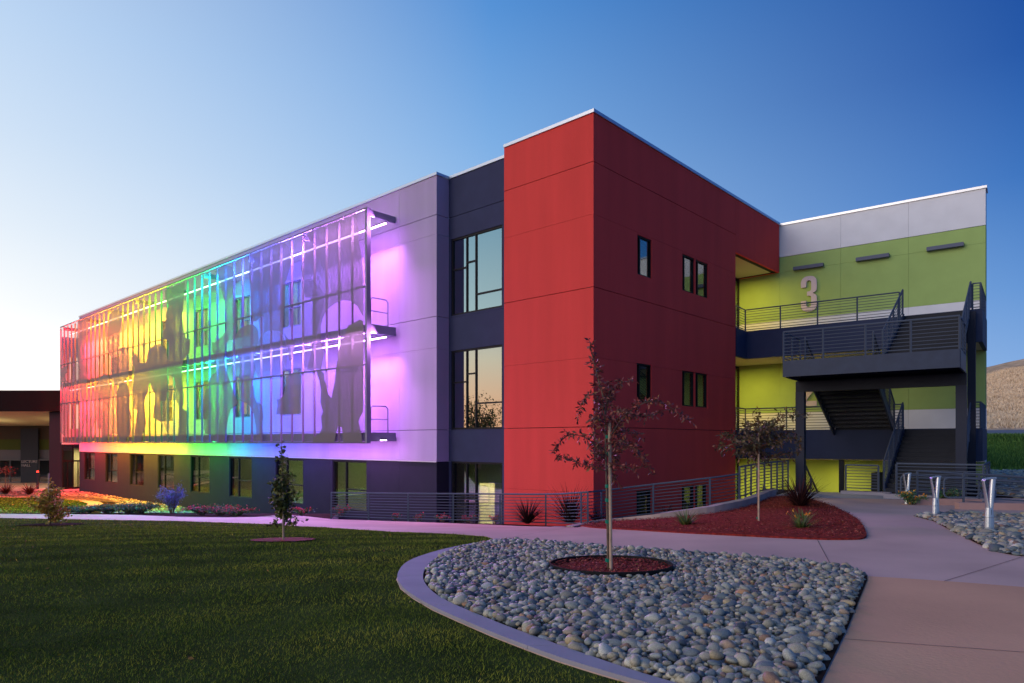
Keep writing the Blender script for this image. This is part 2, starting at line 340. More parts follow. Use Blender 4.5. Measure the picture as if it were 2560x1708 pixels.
# ------- outlines in metres: silhouettes on the screen (along, up) and beds on the ground (x, y)
SILHOUETTES = [
  (1, [(48.65, 9.56), (46.13, 9.53), (45.87, 9.1), (46.51, 7.86), (46.91, 7.24), (46.77, 6.23), (46.38, 5.46), (46.13, 5.03), (46.26, 4.55), (47.12, 3.44), (47.57, 3.12), (48.02, 4.32), (48.37, 5.86), (48.92, 6.92), (49.06, 8.12)]) ,
  (0, [(48.92, 0), (48.37, 0.63), (48.08, 1.8), (47.65, 1.12), (47.54, 0)]) ,
  (0, [(50.18, 5.3), (49.76, 6.04), (49.06, 6.29), (48.37, 6.11), (47.89, 5.65), (47.75, 4.81), (47.91, 3.98), (48.37, 3.58), (49.06, 3.86), (49.76, 3.47), (50.18, 3.92), (50.47, 4.63)]) ,
  (1, [(53.35, 6.13), (51.34, 6.25), (51.28, 5.72), (51.87, 5.58), (51.93, 5.15), (51.05, 4.83), (50.24, 4.57), (50.76, 4.38), (51.49, 4.9), (52.08, 4.98), (52.83, 4.94), (53.35, 4.61)]) ,
  (0, [(53.35, 4.07), (52.83, 4.89), (52.08, 4.98), (51.4, 4.85), (50.82, 4.12), (50.9, 2.73), (51.4, 1.53), (51.54, 0.3), (53.35, 0.84)]) ,
  (0, [(47.43, 3.04), (46.77, 3.75), (45.36, 4.17), (44.86, 3.5), (44.37, 2.92), (44.0, 2.58), (44.12, 1.87), (44.86, 1.08), (44.99, 0.52), (44.86, 0), (46.26, 0), (46.13, 0.69), (46.64, 1.77), (47.12, 0.95), (47.3, 0), (47.54, 0)]) ,
  (1, [(40.63, 9.31), (39.97, 9.3), (39.18, 9.3), (38.86, 8.8), (38.86, 8.13), (39.11, 7.41), (39.11, 6.52), (39.43, 6.1), (39.33, 5.12), (39.11, 4.35), (39.54, 3.97), (40.15, 4.04), (40.81, 4.54), (40.86, 6.07), (41.19, 6.21), (41.53, 6.43), (41.67, 6.75), (41.76, 7.07), (41.94, 7.4), (41.81, 7.69), (41.65, 8.06), (41.49, 8.74), (41.08, 9.15)]) ,
  (1, [(39.11, 6.52), (38.69, 6.57), (38.36, 6.56), (38.32, 6.81), (38.25, 6.55), (37.86, 6.46), (37.58, 6.3), (37.37, 5.92), (37.33, 4.83), (37.45, 4.47), (38.17, 4.37), (38.27, 3.93), (39.11, 3.83), (39.43, 3.93), (39.33, 4.59), (39.5, 5.65)]) ,
  (2, [(39.28, 3.92), (38.86, 4.06), (38.27, 4.1), (37.7, 3.96), (37.37, 3.67), (37.09, 3.07), (37.17, 2.71), (37.25, 2.28), (37.01, 1.98), (36.75, 1.65), (36.89, 1.47), (37.09, 1.23), (37.01, 1.04), (36.99, 0.83), (37.05, 0.54), (37.54, 0.35), (37.86, 0.25), (37.96, 0), (38.94, 0), (39.16, 0.18), (39.54, 0.56), (39.76, 1.61), (39.87, 2.37), (39.93, 3.05), (39.71, 3.57)]) ,
  (1, [(43.04, 4.79), (42.57, 4.94), (42.11, 4.97), (41.65, 4.87), (41.31, 4.68), (41.13, 4.1), (40.97, 3.55), (41.04, 2.79), (41.35, 1.72), (41.42, 0.65), (41.81, 0.26), (42.22, 0), (42.88, 0), (42.97, 0.58), (43.04, 0.98), (43.35, 1.03), (43.45, 0.91), (43.76, 0.99), (43.93, 1.39), (44.25, 2.19), (44.0, 2.58), (44.32, 3.08), (44.61, 3.49), (44.37, 4.12), (43.64, 4.56)]) ,
  (0, [(40.97, 3.93), (39.97, 3.99), (39.43, 3.93), (39.71, 3.57), (39.93, 3.05), (39.87, 2.37), (39.76, 1.61), (39.54, 0.56), (40.41, 0.64), (41.31, 0.42), (41.42, 0.65), (41.35, 1.72), (41.04, 2.79)]) ,
  (0, [(40.86, 5.99), (39.97, 5.99), (39.46, 6.01), (39.37, 4.89), (39.11, 4.35), (39.54, 3.97), (40.86, 4.04), (41.04, 4.86)]) ,
  (0, [(35.87, 9.17), (35.11, 9.2), (34.32, 9.16), (34.36, 8.44), (33.63, 7.52), (33.81, 6.58), (34.36, 5.8), (34.64, 5.54), (34.82, 5.7), (34.88, 6.12), (34.73, 7.09), (34.58, 7.49), (34.8, 7.31), (34.88, 6.4), (34.99, 5.15), (36.26, 5.32), (35.77, 5.85), (35.58, 6.76), (35.77, 7.91)]) ,
  (2, [(36.73, 5.68), (36.42, 5.84), (35.97, 5.85), (35.68, 5.35), (34.99, 5.17), (34.25, 5.13), (34.12, 5.36), (33.95, 5.69), (33.66, 5.94), (33.27, 6.11), (32.82, 6.16), (32.21, 6.15), (31.7, 6.07), (31.33, 5.86), (31.03, 5.67), (30.78, 5.35), (30.66, 4.95), (30.78, 4.3), (30.69, 3.7), (30.66, 3.31), (30.83, 3.05), (30.86, 2.73), (30.99, 2.53), (31.36, 2.5), (31.78, 2.53), (31.82, 2.23), (31.73, 1.83), (31.56, 1.36), (31.36, 0.96), (30.94, 0.49), (30.5, 0.13), (30.86, 0), (31.03, 0.42), (31.39, 0.96), (31.96, 1.3), (32.47, 1.45), (33.09, 1.51), (32.91, 2.0), (32.81, 2.47), (32.74, 2.94), (33.18, 3.37), (33.54, 3.8), (33.81, 3.61), (33.95, 3.21), (34.27, 2.94), (34.45, 2.67), (34.54, 2.19), (34.21, 1.21), (34.54, 0.8), (34.88, 0.52), (35.11, 0), (36.34, 0), (36.22, 0.67), (36.06, 1.31), (35.75, 2.12), (36.26, 2.19), (36.5, 2.33), (36.36, 2.9), (36.61, 3.34), (36.65, 3.7), (36.5, 4.19), (36.36, 4.54), (36.36, 5.04), (36.61, 5.21), (36.73, 5.43)]) ,
  (2, [(31.16, 9.35), (29.72, 9.39), (28.14, 9.41), (28.23, 8.78), (28.4, 7.99), (28.56, 7.5), (28.32, 6.72), (28.05, 6.09), (27.39, 5.96), (27.49, 5.19), (27.94, 5.04), (28.35, 4.86), (28.63, 4.15), (28.47, 3.38), (28.29, 2.74), (28.4, 1.99), (27.87, 1.78), (27.93, 0.84), (27.93, 0), (29.69, 0), (29.25, 0.28), (29.01, 1.18), (29.09, 2.2), (29.56, 2.54), (29.56, 3.57), (29.8, 3.94), (30.29, 4.07), (30.76, 4.13), (30.69, 4.82), (30.53, 6.18), (31.03, 6.35), (31.44, 6.47), (31.53, 6.88), (31.19, 6.94), (31.03, 7.15), (30.94, 7.54), (31.03, 7.75), (30.86, 8.05), (30.61, 8.28), (30.78, 8.57), (31.03, 8.8)]) ,
  (0, [(30.69, 4.1), (30.29, 4.07), (29.8, 3.94), (29.56, 3.57), (29.56, 2.54), (30.37, 2.54), (30.53, 2.06), (30.4, 1.2), (30.43, 0.16), (31.03, 0.75), (31.53, 1.42), (31.78, 2.1), (31.73, 2.5), (31.03, 2.53), (30.83, 3.05)]) ,
  (1, [(24.24, 9.33), (23.69, 9.44), (23.23, 9.56), (22.63, 9.4), (22.16, 9.25), (21.9, 8.87), (21.61, 8.41), (21.82, 8.18), (22.05, 8.02), (21.9, 7.53), (21.64, 7.22), (21.53, 6.78), (21.64, 6.42), (21.67, 5.89), (21.76, 5.5), (22.05, 5.36), (22.48, 5.43), (22.86, 5.28), (22.96, 4.94), (23.11, 4.58), (22.93, 4.05), (22.63, 3.56), (22.34, 3.13), (21.9, 2.5), (21.44, 2.05), (21.76, 1.9), (22.31, 1.73), (22.56, 1.31), (22.78, 0.91), (22.93, 0.57), (23.01, 0), (23.92, 0), (24.16, 0.38), (24.79, 0.45), (25.36, 0.49), (25.6, 0.74), (25.57, 1.03), (25.74, 1.39), (25.69, 2.32), (25.44, 2.88), (25.03, 3.22), (24.79, 3.56), (24.39, 3.74), (24.0, 3.82), (24.08, 4.35), (24.16, 4.63), (24.5, 5.02), (24.6, 5.52), (24.24, 5.45), (23.81, 5.56), (23.23, 5.72), (22.9, 5.96), (22.81, 6.57), (22.93, 7.13), (23.11, 7.7), (23.35, 8.08), (23.48, 8.58), (23.69, 8.96), (23.92, 9.2)]) ,
  (0, [(23.92, 3.78), (23.54, 3.34), (23.23, 2.57), (23.31, 1.54), (23.69, 0.93), (23.77, 0), (23.01, 0), (22.9, 0.57), (22.56, 1.31), (22.31, 1.73), (21.76, 1.9), (21.44, 2.05), (21.9, 2.5), (22.34, 3.13), (22.63, 3.56), (22.93, 4.05), (23.11, 4.58), (23.54, 4.31)]) ,
  (1, [(21.87, 5.37), (21.76, 5.57), (21.47, 5.81), (21.05, 5.94), (20.5, 5.98), (19.89, 5.95), (19.53, 5.78), (19.32, 5.57), (19.27, 5.12), (19.49, 4.76), (19.76, 4.33), (19.72, 4.01), (19.62, 3.61), (19.76, 3.3), (19.98, 2.99), (19.76, 2.66), (19.69, 2.27), (19.49, 2.01), (19.17, 1.94), (18.88, 1.79), (18.8, 1.22), (18.97, 0.78), (18.93, 0), (19.43, 0), (19.56, 0.79), (19.8, 1.44), (20.09, 1.77), (20.5, 1.97), (21.19, 2.14), (21.36, 2.68), (21.44, 3.15), (21.3, 3.6), (21.27, 4.13), (21.59, 4.69), (21.82, 5.04)]) ,
  (0, [(22.12, 5.34), (21.82, 5.04), (21.59, 4.69), (21.27, 4.13), (21.19, 3.46), (21.54, 2.99), (21.97, 3.11), (22.26, 3.8), (22.12, 4.53)]) ,
  (0, [(20.25, 8.59), (20.16, 9.03), (19.04, 9.05), (17.29, 9.08), (17.29, 6.51), (18.78, 6.45), (18.7, 6.07), (18.75, 5.32), (19.04, 5.28), (19.3, 6.14), (19.76, 6.07), (19.96, 6.41), (20.2, 7.16), (20.06, 7.78)]) ,
  (1, [(20.19, 9.58), (18.85, 9.58), (17.31, 9.58), (16.72, 9.42), (16.36, 9.17), (16.26, 8.78), (16.2, 8.25), (16.4, 7.91), (16.65, 7.5), (16.69, 6.98), (16.68, 6.53), (16.79, 6.09), (16.84, 5.5), (16.87, 5.05), (17.24, 5.32), (18.07, 5.46), (18.54, 5.4), (18.74, 5.33), (18.79, 6.19), (18.98, 6.25), (19.5, 6.06), (19.86, 6.08), (19.99, 6.58), (20.12, 7.8), (20.26, 8.47)]) ,
  (1, [(16.79, 5.16), (16.4, 4.85), (15.86, 4.7), (15.75, 4.49), (15.92, 4.21), (16.0, 3.93), (16.22, 3.76), (16.37, 3.88), (16.4, 4.26), (16.58, 4.72)]) ,
  (1, [(15.2, 9.31), (14.3, 9.55), (13.27, 9.58), (12.25, 9.58), (11.29, 9.58), (11.0, 9.58), (10.95, 9.38), (10.73, 8.74), (10.77, 8.35), (10.56, 7.72), (10.45, 7.05), (10.42, 6.33), (10.42, 5.16), (10.56, 5.3), (10.84, 5.65), (11.35, 5.94), (11.87, 6.04), (12.47, 5.99), (12.9, 5.88), (13.23, 5.7), (13.46, 5.46), (13.61, 5.13), (13.59, 4.43), (13.36, 3.88), (13.46, 3.57), (13.59, 3.22), (13.97, 3.28), (14.36, 3.23), (14.76, 3.3), (14.6, 3.67), (14.34, 4.14), (14.29, 4.64), (14.3, 5.35), (14.3, 6.35), (14.5, 6.52), (14.9, 6.59), (15.09, 6.89), (15.01, 7.31), (15.1, 7.47), (15.28, 7.94), (15.14, 8.28), (14.92, 8.6), (14.95, 9.04)]) ,
  (2, [(11.85, 4.46), (11.64, 4.7), (11.52, 4.92), (11.23, 4.96), (10.86, 5.03), (10.67, 5.07), (10.42, 4.97), (10.42, 1.25), (10.67, 1.02), (10.77, 0.86), (10.68, 0.66), (10.59, 0.4), (10.5, 0.01), (11.87, 0.01), (11.92, 0.35), (11.99, 0.64), (12.23, 0.69), (12.4, 0.42), (12.53, 0.01), (13.21, 0.01), (14.23, 0.01), (14.23, 0.24), (13.78, 0.29), (13.52, 0.64), (13.59, 1.13), (13.43, 1.34), (13.65, 1.76), (13.59, 2.32), (13.71, 2.68), (13.97, 3.16), (13.59, 3.16), (13.36, 3.02), (13.31, 2.73), (13.21, 2.55), (13.02, 2.09), (12.77, 1.92), (12.65, 2.27), (12.52, 2.61), (12.41, 3.22), (12.28, 3.55), (12.29, 3.82), (12.11, 4.14)]) ,
  (1, [(17.46, 2.05), (17.09, 2.07), (16.79, 2.25), (16.63, 2.56), (16.63, 3.09), (16.29, 3.13), (15.86, 3.19), (15.44, 3.15), (15.24, 3.05), (15.24, 1.32), (16.22, 1.31), (17.52, 1.34), (17.39, 1.76)]) ,
  (0, [(15.24, 7.35), (14.3, 7.35), (13.27, 6.48), (13.46, 5.88), (13.97, 4.75), (14.23, 3.35), (15.03, 3.41), (15.17, 4.58), (15.17, 6.03)]) ,
  (0, [(19.01, 5.28), (18.07, 5.46), (17.24, 5.32), (16.79, 4.97), (16.4, 4.26), (16.58, 3.38), (17.61, 3.22), (19.25, 3.17), (19.69, 3.75), (19.58, 4.7)]) ,
]
RAIL_LINE = [(-6.92, 26.14), (-5.11, 25.16), (-3.27, 24.13), (-1.54, 23.43), (-0.07, 22.64), (1.11, 21.71), (2.16, 19.87)]
PATH_FAR = [(-24.39, 29.98), (-21.79, 29.05), (-18.59, 28.69), (-15.74, 28.18), (-13.11, 26.74), (-10.99, 26.29), (-9.93, 26.58), (-9.62, 28.18), (-8.25, 27.2), (-6.67, 25.16), (-5.04, 24.28), (-3.35, 23.3), (-1.79, 22.39), (-0.34, 21.44), (0.97, 20.24), (1.8, 18.71)]
PATH_NEAR = [(-21.39, 26.29), (-19.5, 26.0), (-16.22, 25.16), (-11.76, 23.99), (-7.94, 22.15), (-5.69, 20.23), (-2.96, 16.85), (-1.37, 15.75), (-0.56, 14.81), (-0.33, 13.72)]
CURB_LINE = [(1.8, 18.71), (2.64, 20.18), (3.57, 19.88), (4.12, 19.25), (4.73, 19.2), (5.5, 19.11), (6.32, 19.59), (7.28, 20.6), (9.09, 23.46)]
MULCH_BED = [(1.8, 18.71), (2.64, 20.18), (3.57, 19.88), (4.12, 19.25), (4.73, 19.2), (5.5, 19.11), (6.32, 19.59), (7.28, 20.6), (9.09, 23.46), (9.66, 22.43), (9.57, 21.79), (9.35, 20.32), (8.68, 18.02), (8.2, 16.47), (7.7, 15.13), (7.08, 13.72), (6.54, 12.59), (6.33, 12.19), (6.14, 11.95), (5.96, 11.9), (5.4, 12.02), (4.52, 12.99), (3.55, 14.42), (2.72, 16.11), (2.12, 17.65)]
EDGING_OUT = [(-0.32, 13.59), (-0.48, 12.82), (-0.79, 12.05), (-1.11, 11.43), (-1.42, 10.43), (-1.51, 9.82), (-1.51, 9.21), (-1.43, 8.44), (-1.28, 7.83), (-1.07, 7.33), (-0.79, 6.79), (-0.49, 6.32), (-0.16, 5.82), (0.12, 5.44), (0.36, 5.13), (0.64, 4.83), (0.94, 4.54), (1.27, 4.27)]
EDGING_IN = [(-0.06, 13.35), (-0.41, 12.72), (-0.69, 12.05), (-0.9, 11.53), (-1.05, 10.84), (-1.15, 10.05), (-1.18, 9.32), (-1.12, 8.53), (-1.01, 7.9), (-0.79, 7.27), (-0.55, 6.83), (-0.32, 6.47), (-0.02, 6.0), (0.34, 5.51), (0.64, 5.11), (0.9, 4.78), (1.21, 4.46), (1.43, 4.27)]
ROCK_TOP = [(0.24, 13.06), (0.53, 12.67), (1.42, 11.73), (2.21, 11.06), (2.65, 10.76), (3.64, 10.0), (4.03, 9.75), (4.3, 9.33), (4.48, 8.89), (4.5, 8.72), (4.41, 8.48), (4.28, 8.22), (2.97, 6.04), (2.23, 4.85), (1.87, 4.27)]
ROCK2 = [(9.63, 16.4), (9.26, 15.01), (8.26, 12.79), (7.63, 11.24), (7.31, 10.34), (7.34, 9.97), (7.6, 9.72), (8.11, 9.17), (13.96, 15.79), (12.27, 16.36), (11.7, 16.6), (11.02, 16.71), (10.29, 16.54)]
RING = [(0.51, 9.32), (0.78, 9.82), (1.41, 9.94), (2.01, 9.68), (2.12, 9.08), (1.77, 8.54), (1.19, 8.33), (0.69, 8.69)]
LAWN2 = [(-43.51, 51.44), (-38.58, 51.44), (-35.15, 51.23), (-30.89, 48.64), (-28.41, 45.79), (-26.91, 42.38), (-19.71, 29.98), (-22.2, 29.6), (-25.35, 29.98)]
JOINTS = [(5.37, 12.0), (4.36, 9.32), (7.59, 10.03), (5.14, 8.12), (2.78, 5.71), (4.18, 5.26), (1.82, 18.85), (-0.3, 13.47)]
BROWN = [(4.43, 8.51), (4.73, 8.37), (5.09, 8.18), (5.86, 7.74), (6.73, 7.3), (4.39, 4.76), (3.33, 4.26), (1.89, 4.27), (2.24, 4.85), (2.98, 6.04)]
PTS = [(1.27, 8.9), (5.43, 15.06), (-4.51, 13.47), (-14.39, 21.21), (-44.21, 59.81)]
SPILL = 7.0
LEDP = 56.0
# ================================================================== GROUND
STRUCT = 'structure'
g0 = MB(); R0 = 900
g0.add([(-R0, -R0, -4.32), (R0, -R0, -4.32), (R0, R0, -4.32), (-R0, R0, -4.32)], [(0, 1, 2, 3)])
tag(obj('ground', g0, SOIL), kind=STRUCT, label='dark bare ground under and beyond the grounds of the building')
PITEDGE = RAIL_LINE + [(2.75, 20.95)] + CURB_LINE[2:] + [(10.5, 25.75), (13.0, 24.75), (18.5, 31.6)]
F = [(-120, -12), (-120, 130), (-32, 130), (-12, 36.6), (-8.2, 32.3)] + PITEDGE + [(40, 130), (130, 130), (130, -12)]
fg = drape('terrain', F, SOIL, -.02); tag(fg, kind=STRUCT, label='brown planted soil sloping down to the building')
rw = MB()
pe = [(-8.2, 32.3)] + PITEDGE
for (xa, ya), (xb, yb) in zip(pe, pe[1:]):
    d = Vector((xb-xa, yb-ya)); n = Vector((d.y, -d.x)).normalized()*.18
    za, zb = H(xa, ya)-.03, H(xb, yb)-.03
    rw.add([(xa, ya, -4.31), (xb, yb, -4.31), (xb+n.x, yb+n.y, -4.31), (xa+n.x, ya+n.y, -4.31), (xa, ya, za), (xb, yb, zb), (xb+n.x, yb+n.y, zb), (xa+n.x, ya+n.y, za)],
           [(3,2,1,0),(4,5,6,7),(0,1,5,4),(1,2,6,5),(2,3,7,6),(3,0,4,7)])
tag(obj('retaining_wall', rw, CONCG), 'grey concrete retaining wall holding the path edge above the sunken area', 'retaining wall')
pf = MB(); pf.box(-9, 19, 20.5, 40, -4.3, -4.16)
tag(obj('areaway_floor', pf, CONCG), kind=STRUCT)

# ---- lawn base sheets
LAWN = [(-60, -3), (-60, 27.2)] + PATH_NEAR + EDGING_OUT + [(1.6, 3.6), (1.6, -3)]
tag(drape('lawn', LAWN, LAWNB, .012), kind=STRUCT, label='mown green lawn in front of the building')
tag(drape('far_lawn', LAWN2, LAWNB, .012), kind=STRUCT, label='rounded far lawn beside the lecture hall')
# ---- concrete path
PATH = [(-60, 26.8), (-60, 31.8)] + PATH_FAR + [(2.75, 20.9)] + CURB_LINE[2:] + [(10.45, 25.7), (13.0, 24.7), (15.4, 23.0), (30, 17.5), (30, -3), (1.9, -3), (1.9, 3.6)] + EDGING_OUT[::-1] + PATH_NEAR[::-1]
pth = drape('path', PATH, CONC, .022, skirt=.06); tag(pth, kind=STRUCT, label='tan concrete path curving round the beds')
def joint_line(a, b, w=.009):
    m = MB(); n = max(1, int(math.dist(a, b)/.4)); d = Vector((b[0]-a[0], b[1]-a[1])); q = Vector((d.y, -d.x)).normalized()*w/2
    for i in range(n):
        p0 = Vector(a)+d*i/n; p1 = Vector(a)+d*(i+1)/n
        z0 = H(p0.x, p0.y)+.0285; z1 = H(p1.x, p1.y)+.0285
        m.add([(p0.x-q.x, p0.y-q.y, z0), (p0.x+q.x, p0.y+q.y, z0), (p1.x+q.x, p1.y+q.y, z1), (p1.x-q.x, p1.y-q.y, z1)], [(0, 1, 2, 3)])
    o = obj('path_joint', m, JOINT, pth); return o
tag(drape('path', BROWN, CONCT, .0245), kind=STRUCT, label='browner concrete panel of the path at the bottom right')
for a, b in ((JOINTS[0], JOINTS[1]), (JOINTS[2], JOINTS[3]), (JOINTS[4], JOINTS[5]), ((1.85, 19.75), (-.3, 13.5)), ((-3.3, 23.2), (-4.9, 18.9)), ((-8.2, 27.1), (-10.5, 23.4)), ((8.9, 18.4), (9.9, 18.1))):
    joint_line(a, b)
slab = MB()
tag(drape('entry_slab', [(9.1, 23.6), (10.45, 25.65), (13.0, 24.65), (15.3, 22.9), (14.2, 21.6), (10.6, 22.6), (9.4, 22.4)], CONCG, .028), kind=STRUCT, label='blue grey concrete slab at the foot of the outdoor stairs')
# ---- edging band round the cobbles
eb = MB(); n = len(EDGING_OUT)
OUT2 = EDGING_OUT; IN2 = EDGING_IN
def resample(P, k):
    d = [0]
    for a, b in zip(P, P[1:]): d.append(d[-1]+math.dist(a, b))
    o = []
    for i in range(k):
        t = d[-1]*i/(k-1)
        for j in range(len(P)-1):
            if t <= d[j+1]+1e-9: break
        u = (t-d[j])/max(1e-9, d[j+1]-d[j]); o.append((P[j][0]+(P[j+1][0]-P[j][0])*u, P[j][1]+(P[j+1][1]-P[j][1])*u))
    return o
def smooth_line(P, it=2):
    for _ in range(it):
        Q = [P[0]]
        for a, b in zip(P, P[1:]): Q += [(a[0]*.75+b[0]*.25, a[1]*.75+b[1]*.25), (a[0]*.25+b[0]*.75, a[1]*.25+b[1]*.75)]
        P = Q+[P[-1]]
    return P
O_, I_ = resample(smooth_line(EDGING_OUT), 90), resample(smooth_line(EDGING_IN), 90)
edg = thing('garden_edging', 'curved pale concrete edging band between lawn and cobbles', 'edging', (O_[0][0], O_[0][1], H(*O_[0])))
for seg in range(6):
    eb = MB(); i0 = seg*15; i1 = min(89, i0+15)
    for i in range(i0, i1):
        q = [O_[i], O_[i+1], I_[i+1], I_[i]]
        if i == i1-1:
            k = .97; q[1] = (O_[i][0]+(O_[i+1][0]-O_[i][0])*.93, O_[i][1]+(O_[i+1][1]-O_[i][1])*.93); q[2] = (I_[i][0]+(I_[i+1][0]-I_[i][0])*.93, I_[i][1]+(I_[i+1][1]-I_[i][1])*.93)
        vs = [(x, y, H(x, y)-.05) for x, y in q]+[(x, y, H(x, y)+.055) for x, y in q]
        eb.add(vs, [(4,5,6,7),(0,1,5,4),(2,3,7,6),(1,2,6,5),(3,0,4,7)])
    obj('edging_segment', eb, CONCB, edg)
# ---- kerb wall beside the red mulch bed
kw = thing('kerb_wall', 'low pale concrete kerb wall curving behind the red mulch bed', 'kerb', (CURB_LINE[0][0], CURB_LINE[0][1], H(*CURB_LINE[0])))
KL = resample(smooth_line([(1.75, 19.45), (2.75, 20.72)]+CURB_LINE[2:]), 41)
kh = [min(.24, .03+.012*i) if i < 20 else .26 for i in range(41)]
for s0 in range(0, 40, 8):
    m = MB()
    for i in range(s0, s0+8):
        (xa, ya), (xb, yb) = KL[i], KL[i+1]
        if i == s0+7: xb, yb = xa+(xb-xa)*.95, ya+(yb-ya)*.95
        d = Vector((xb-xa, yb-ya)); q = Vector((-d.y, d.x)).normalized()*.24
        za, zb = H(xa, ya), H(xb, yb)
        m.add([(xa, ya, za-.3), (xb, yb, zb-.3), (xb+q.x, yb+q.y, zb-.3), (xa+q.x, ya+q.y, za-.3), (xa, ya, za+kh[i]), (xb, yb, zb+kh[i+1]), (xb+q.x, yb+q.y, zb+kh[i+1]), (xa+q.x, ya+q.y, za+kh[i])],
              [(3,2,1,0),(4,5,6,7),(0,1,5,4),(1,2,6,5),(2,3,7,6),(3,0,4,7)])
    obj('kerb_segment', m, KERBC, kw)
# ---- mulch beds
def mound(poly, amp):
    def fn(x, y):
        d = min(math.dist((x, y), p) for p in resample(poly+[poly[0]], 60)); return H(x, y)+amp*min(1, d/.8)
    return fn
MB_POLY = smooth_line([(1.95, 19.45), (2.85, 20.7)]+MULCH_BED[2:]+[(1.95, 19.45)], 1)[:-1]
tag(drape('mulch_bed', MB_POLY, MULCH, .045, fn=mound(MB_POLY, .05), skirt=.05), kind=STRUCT, label='bed of red bark mulch between the path and the kerb wall')
def chips(poly, n, m, size, off, tint=None, ymin=0, hfn=None, name='bark_chips', label=None, kind='stuff'):
    x0 = min(p[0] for p in poly); x1 = max(p[0] for p in poly); y0 = min(p[1] for p in poly); y1 = max(p[1] for p in poly)
    X = rng.uniform(x0, x1, n*3); Y = rng.uniform(y0, y1, n*3); k = np_inside(X, Y, poly); X = X[k][:n]; Y = Y[k][:n]; n = len(X)
    Z = (np_H(X, Y) if hfn is None else hfn(X, Y))+off+rng.uniform(0, .015, n)
    a = rng.uniform(0, 2*PI, n); l = rng.uniform(.5, 1.4, n)*size; w = l*rng.uniform(.2, .5, n); ti = rng.uniform(-.5, .5, n); ro = rng.uniform(-.5, .5, n)
    ux = np.stack([np.cos(a)*np.cos(ti), np.sin(a)*np.cos(ti), np.sin(ti)], 1); uy = np.stack([-np.sin(a), np.cos(a), ro], 1)
    c = np.stack([X, Y, Z], 1)
    V = np.stack([c-ux*l[:, None]/2, c+uy*w[:, None]/2, c+ux*l[:, None]/2, c-uy*w[:, None]/2], 1).reshape(-1, 3)
    Fc = np.arange(4*n).reshape(n, 4)
    o = soup(name, V, Fc, m, tint=np.repeat(rng.uniform(0, 1, n), 4)); tag(o, label, kind=kind); return o
CHIP = ramp_mat('bark_chip', [(0, (.07, .008, .006)), (.4, (.22, .020, .014)), (.75, (.36, .036, .022)), (1, (.46, .14, .08))], .85)
chips(MB_POLY, 16000, CHIP, .05, .085, label='loose red bark chips covering the bed by the kerb wall')

# ---- far lawn's thin border path and entrance apron
bp = MB()
BP = [(-60, 53.2), (-38.8, 52.2), (-34.6, 52.2), (-30.0, 49.6), (-27.2, 46.4), (-25.6, 42.6), (-26.0, 36), (-19.2, 30.1), (-19.3, 29.2), (-20.1, 29.2), (-20.2, 30.1), (-26.9, 42.38), (-28.41, 45.79), (-30.89, 48.64), (-35.15, 51.23), (-38.58, 51.44), (-60, 51.9)]
tag(drape('border_path', [(-60, 52.9), (-38.6, 52.1), (-34.9, 52.0), (-30.2, 49.3), (-27.6, 46.1), (-26.0, 42.4), (-19.0, 29.9), (-19.71, 29.5), (-19.9, 29.98), (-26.91, 42.38), (-28.41, 45.79), (-30.89, 48.64), (-35.15, 51.23), (-38.58, 51.44), (-60, 51.9)], CONC, .02), kind=STRUCT, label='narrow concrete path bordering the far lawn')
tag(drape('entrance_apron', [(-80, 60), (-39, 58.2), (-36.2, 59.5), (-44, 72), (-80, 80)], CONC, .02), kind=STRUCT, label='concrete apron before the lecture hall and glazed entrance')
STONEBED = [(-60, 53.6), (-38.6, 52.8), (-34.4, 52.7), (-29.6, 49.9), (-26.9, 46.6), (-25.2, 42.8), (-20.5, 34.0), (-17.5, 36), (-15.2, 38.3), (-24.0, 46.1), (-36.3, 57.8), (-39.5, 57.6), (-60, 59.5)]
GRAV = ramp_mat('pale_gravel', [(0, (.20, .17, .16)), (.5, (.30, .27, .26)), (1, (.40, .37, .36))], .8)
tag(drape('gravel_bed', STONEBED, mat('gravel_soil', (.16, .13, .12), .9, bump=.8, bscale=12, var=.4, vscale=9), .02), kind=STRUCT, label='pale gravel planting strip along the left wall, lit red and orange')
chips(STONEBED, 9000, GRAV, .22, .05, name='gravel', label='loose pale gravel along the foot of the left wall')

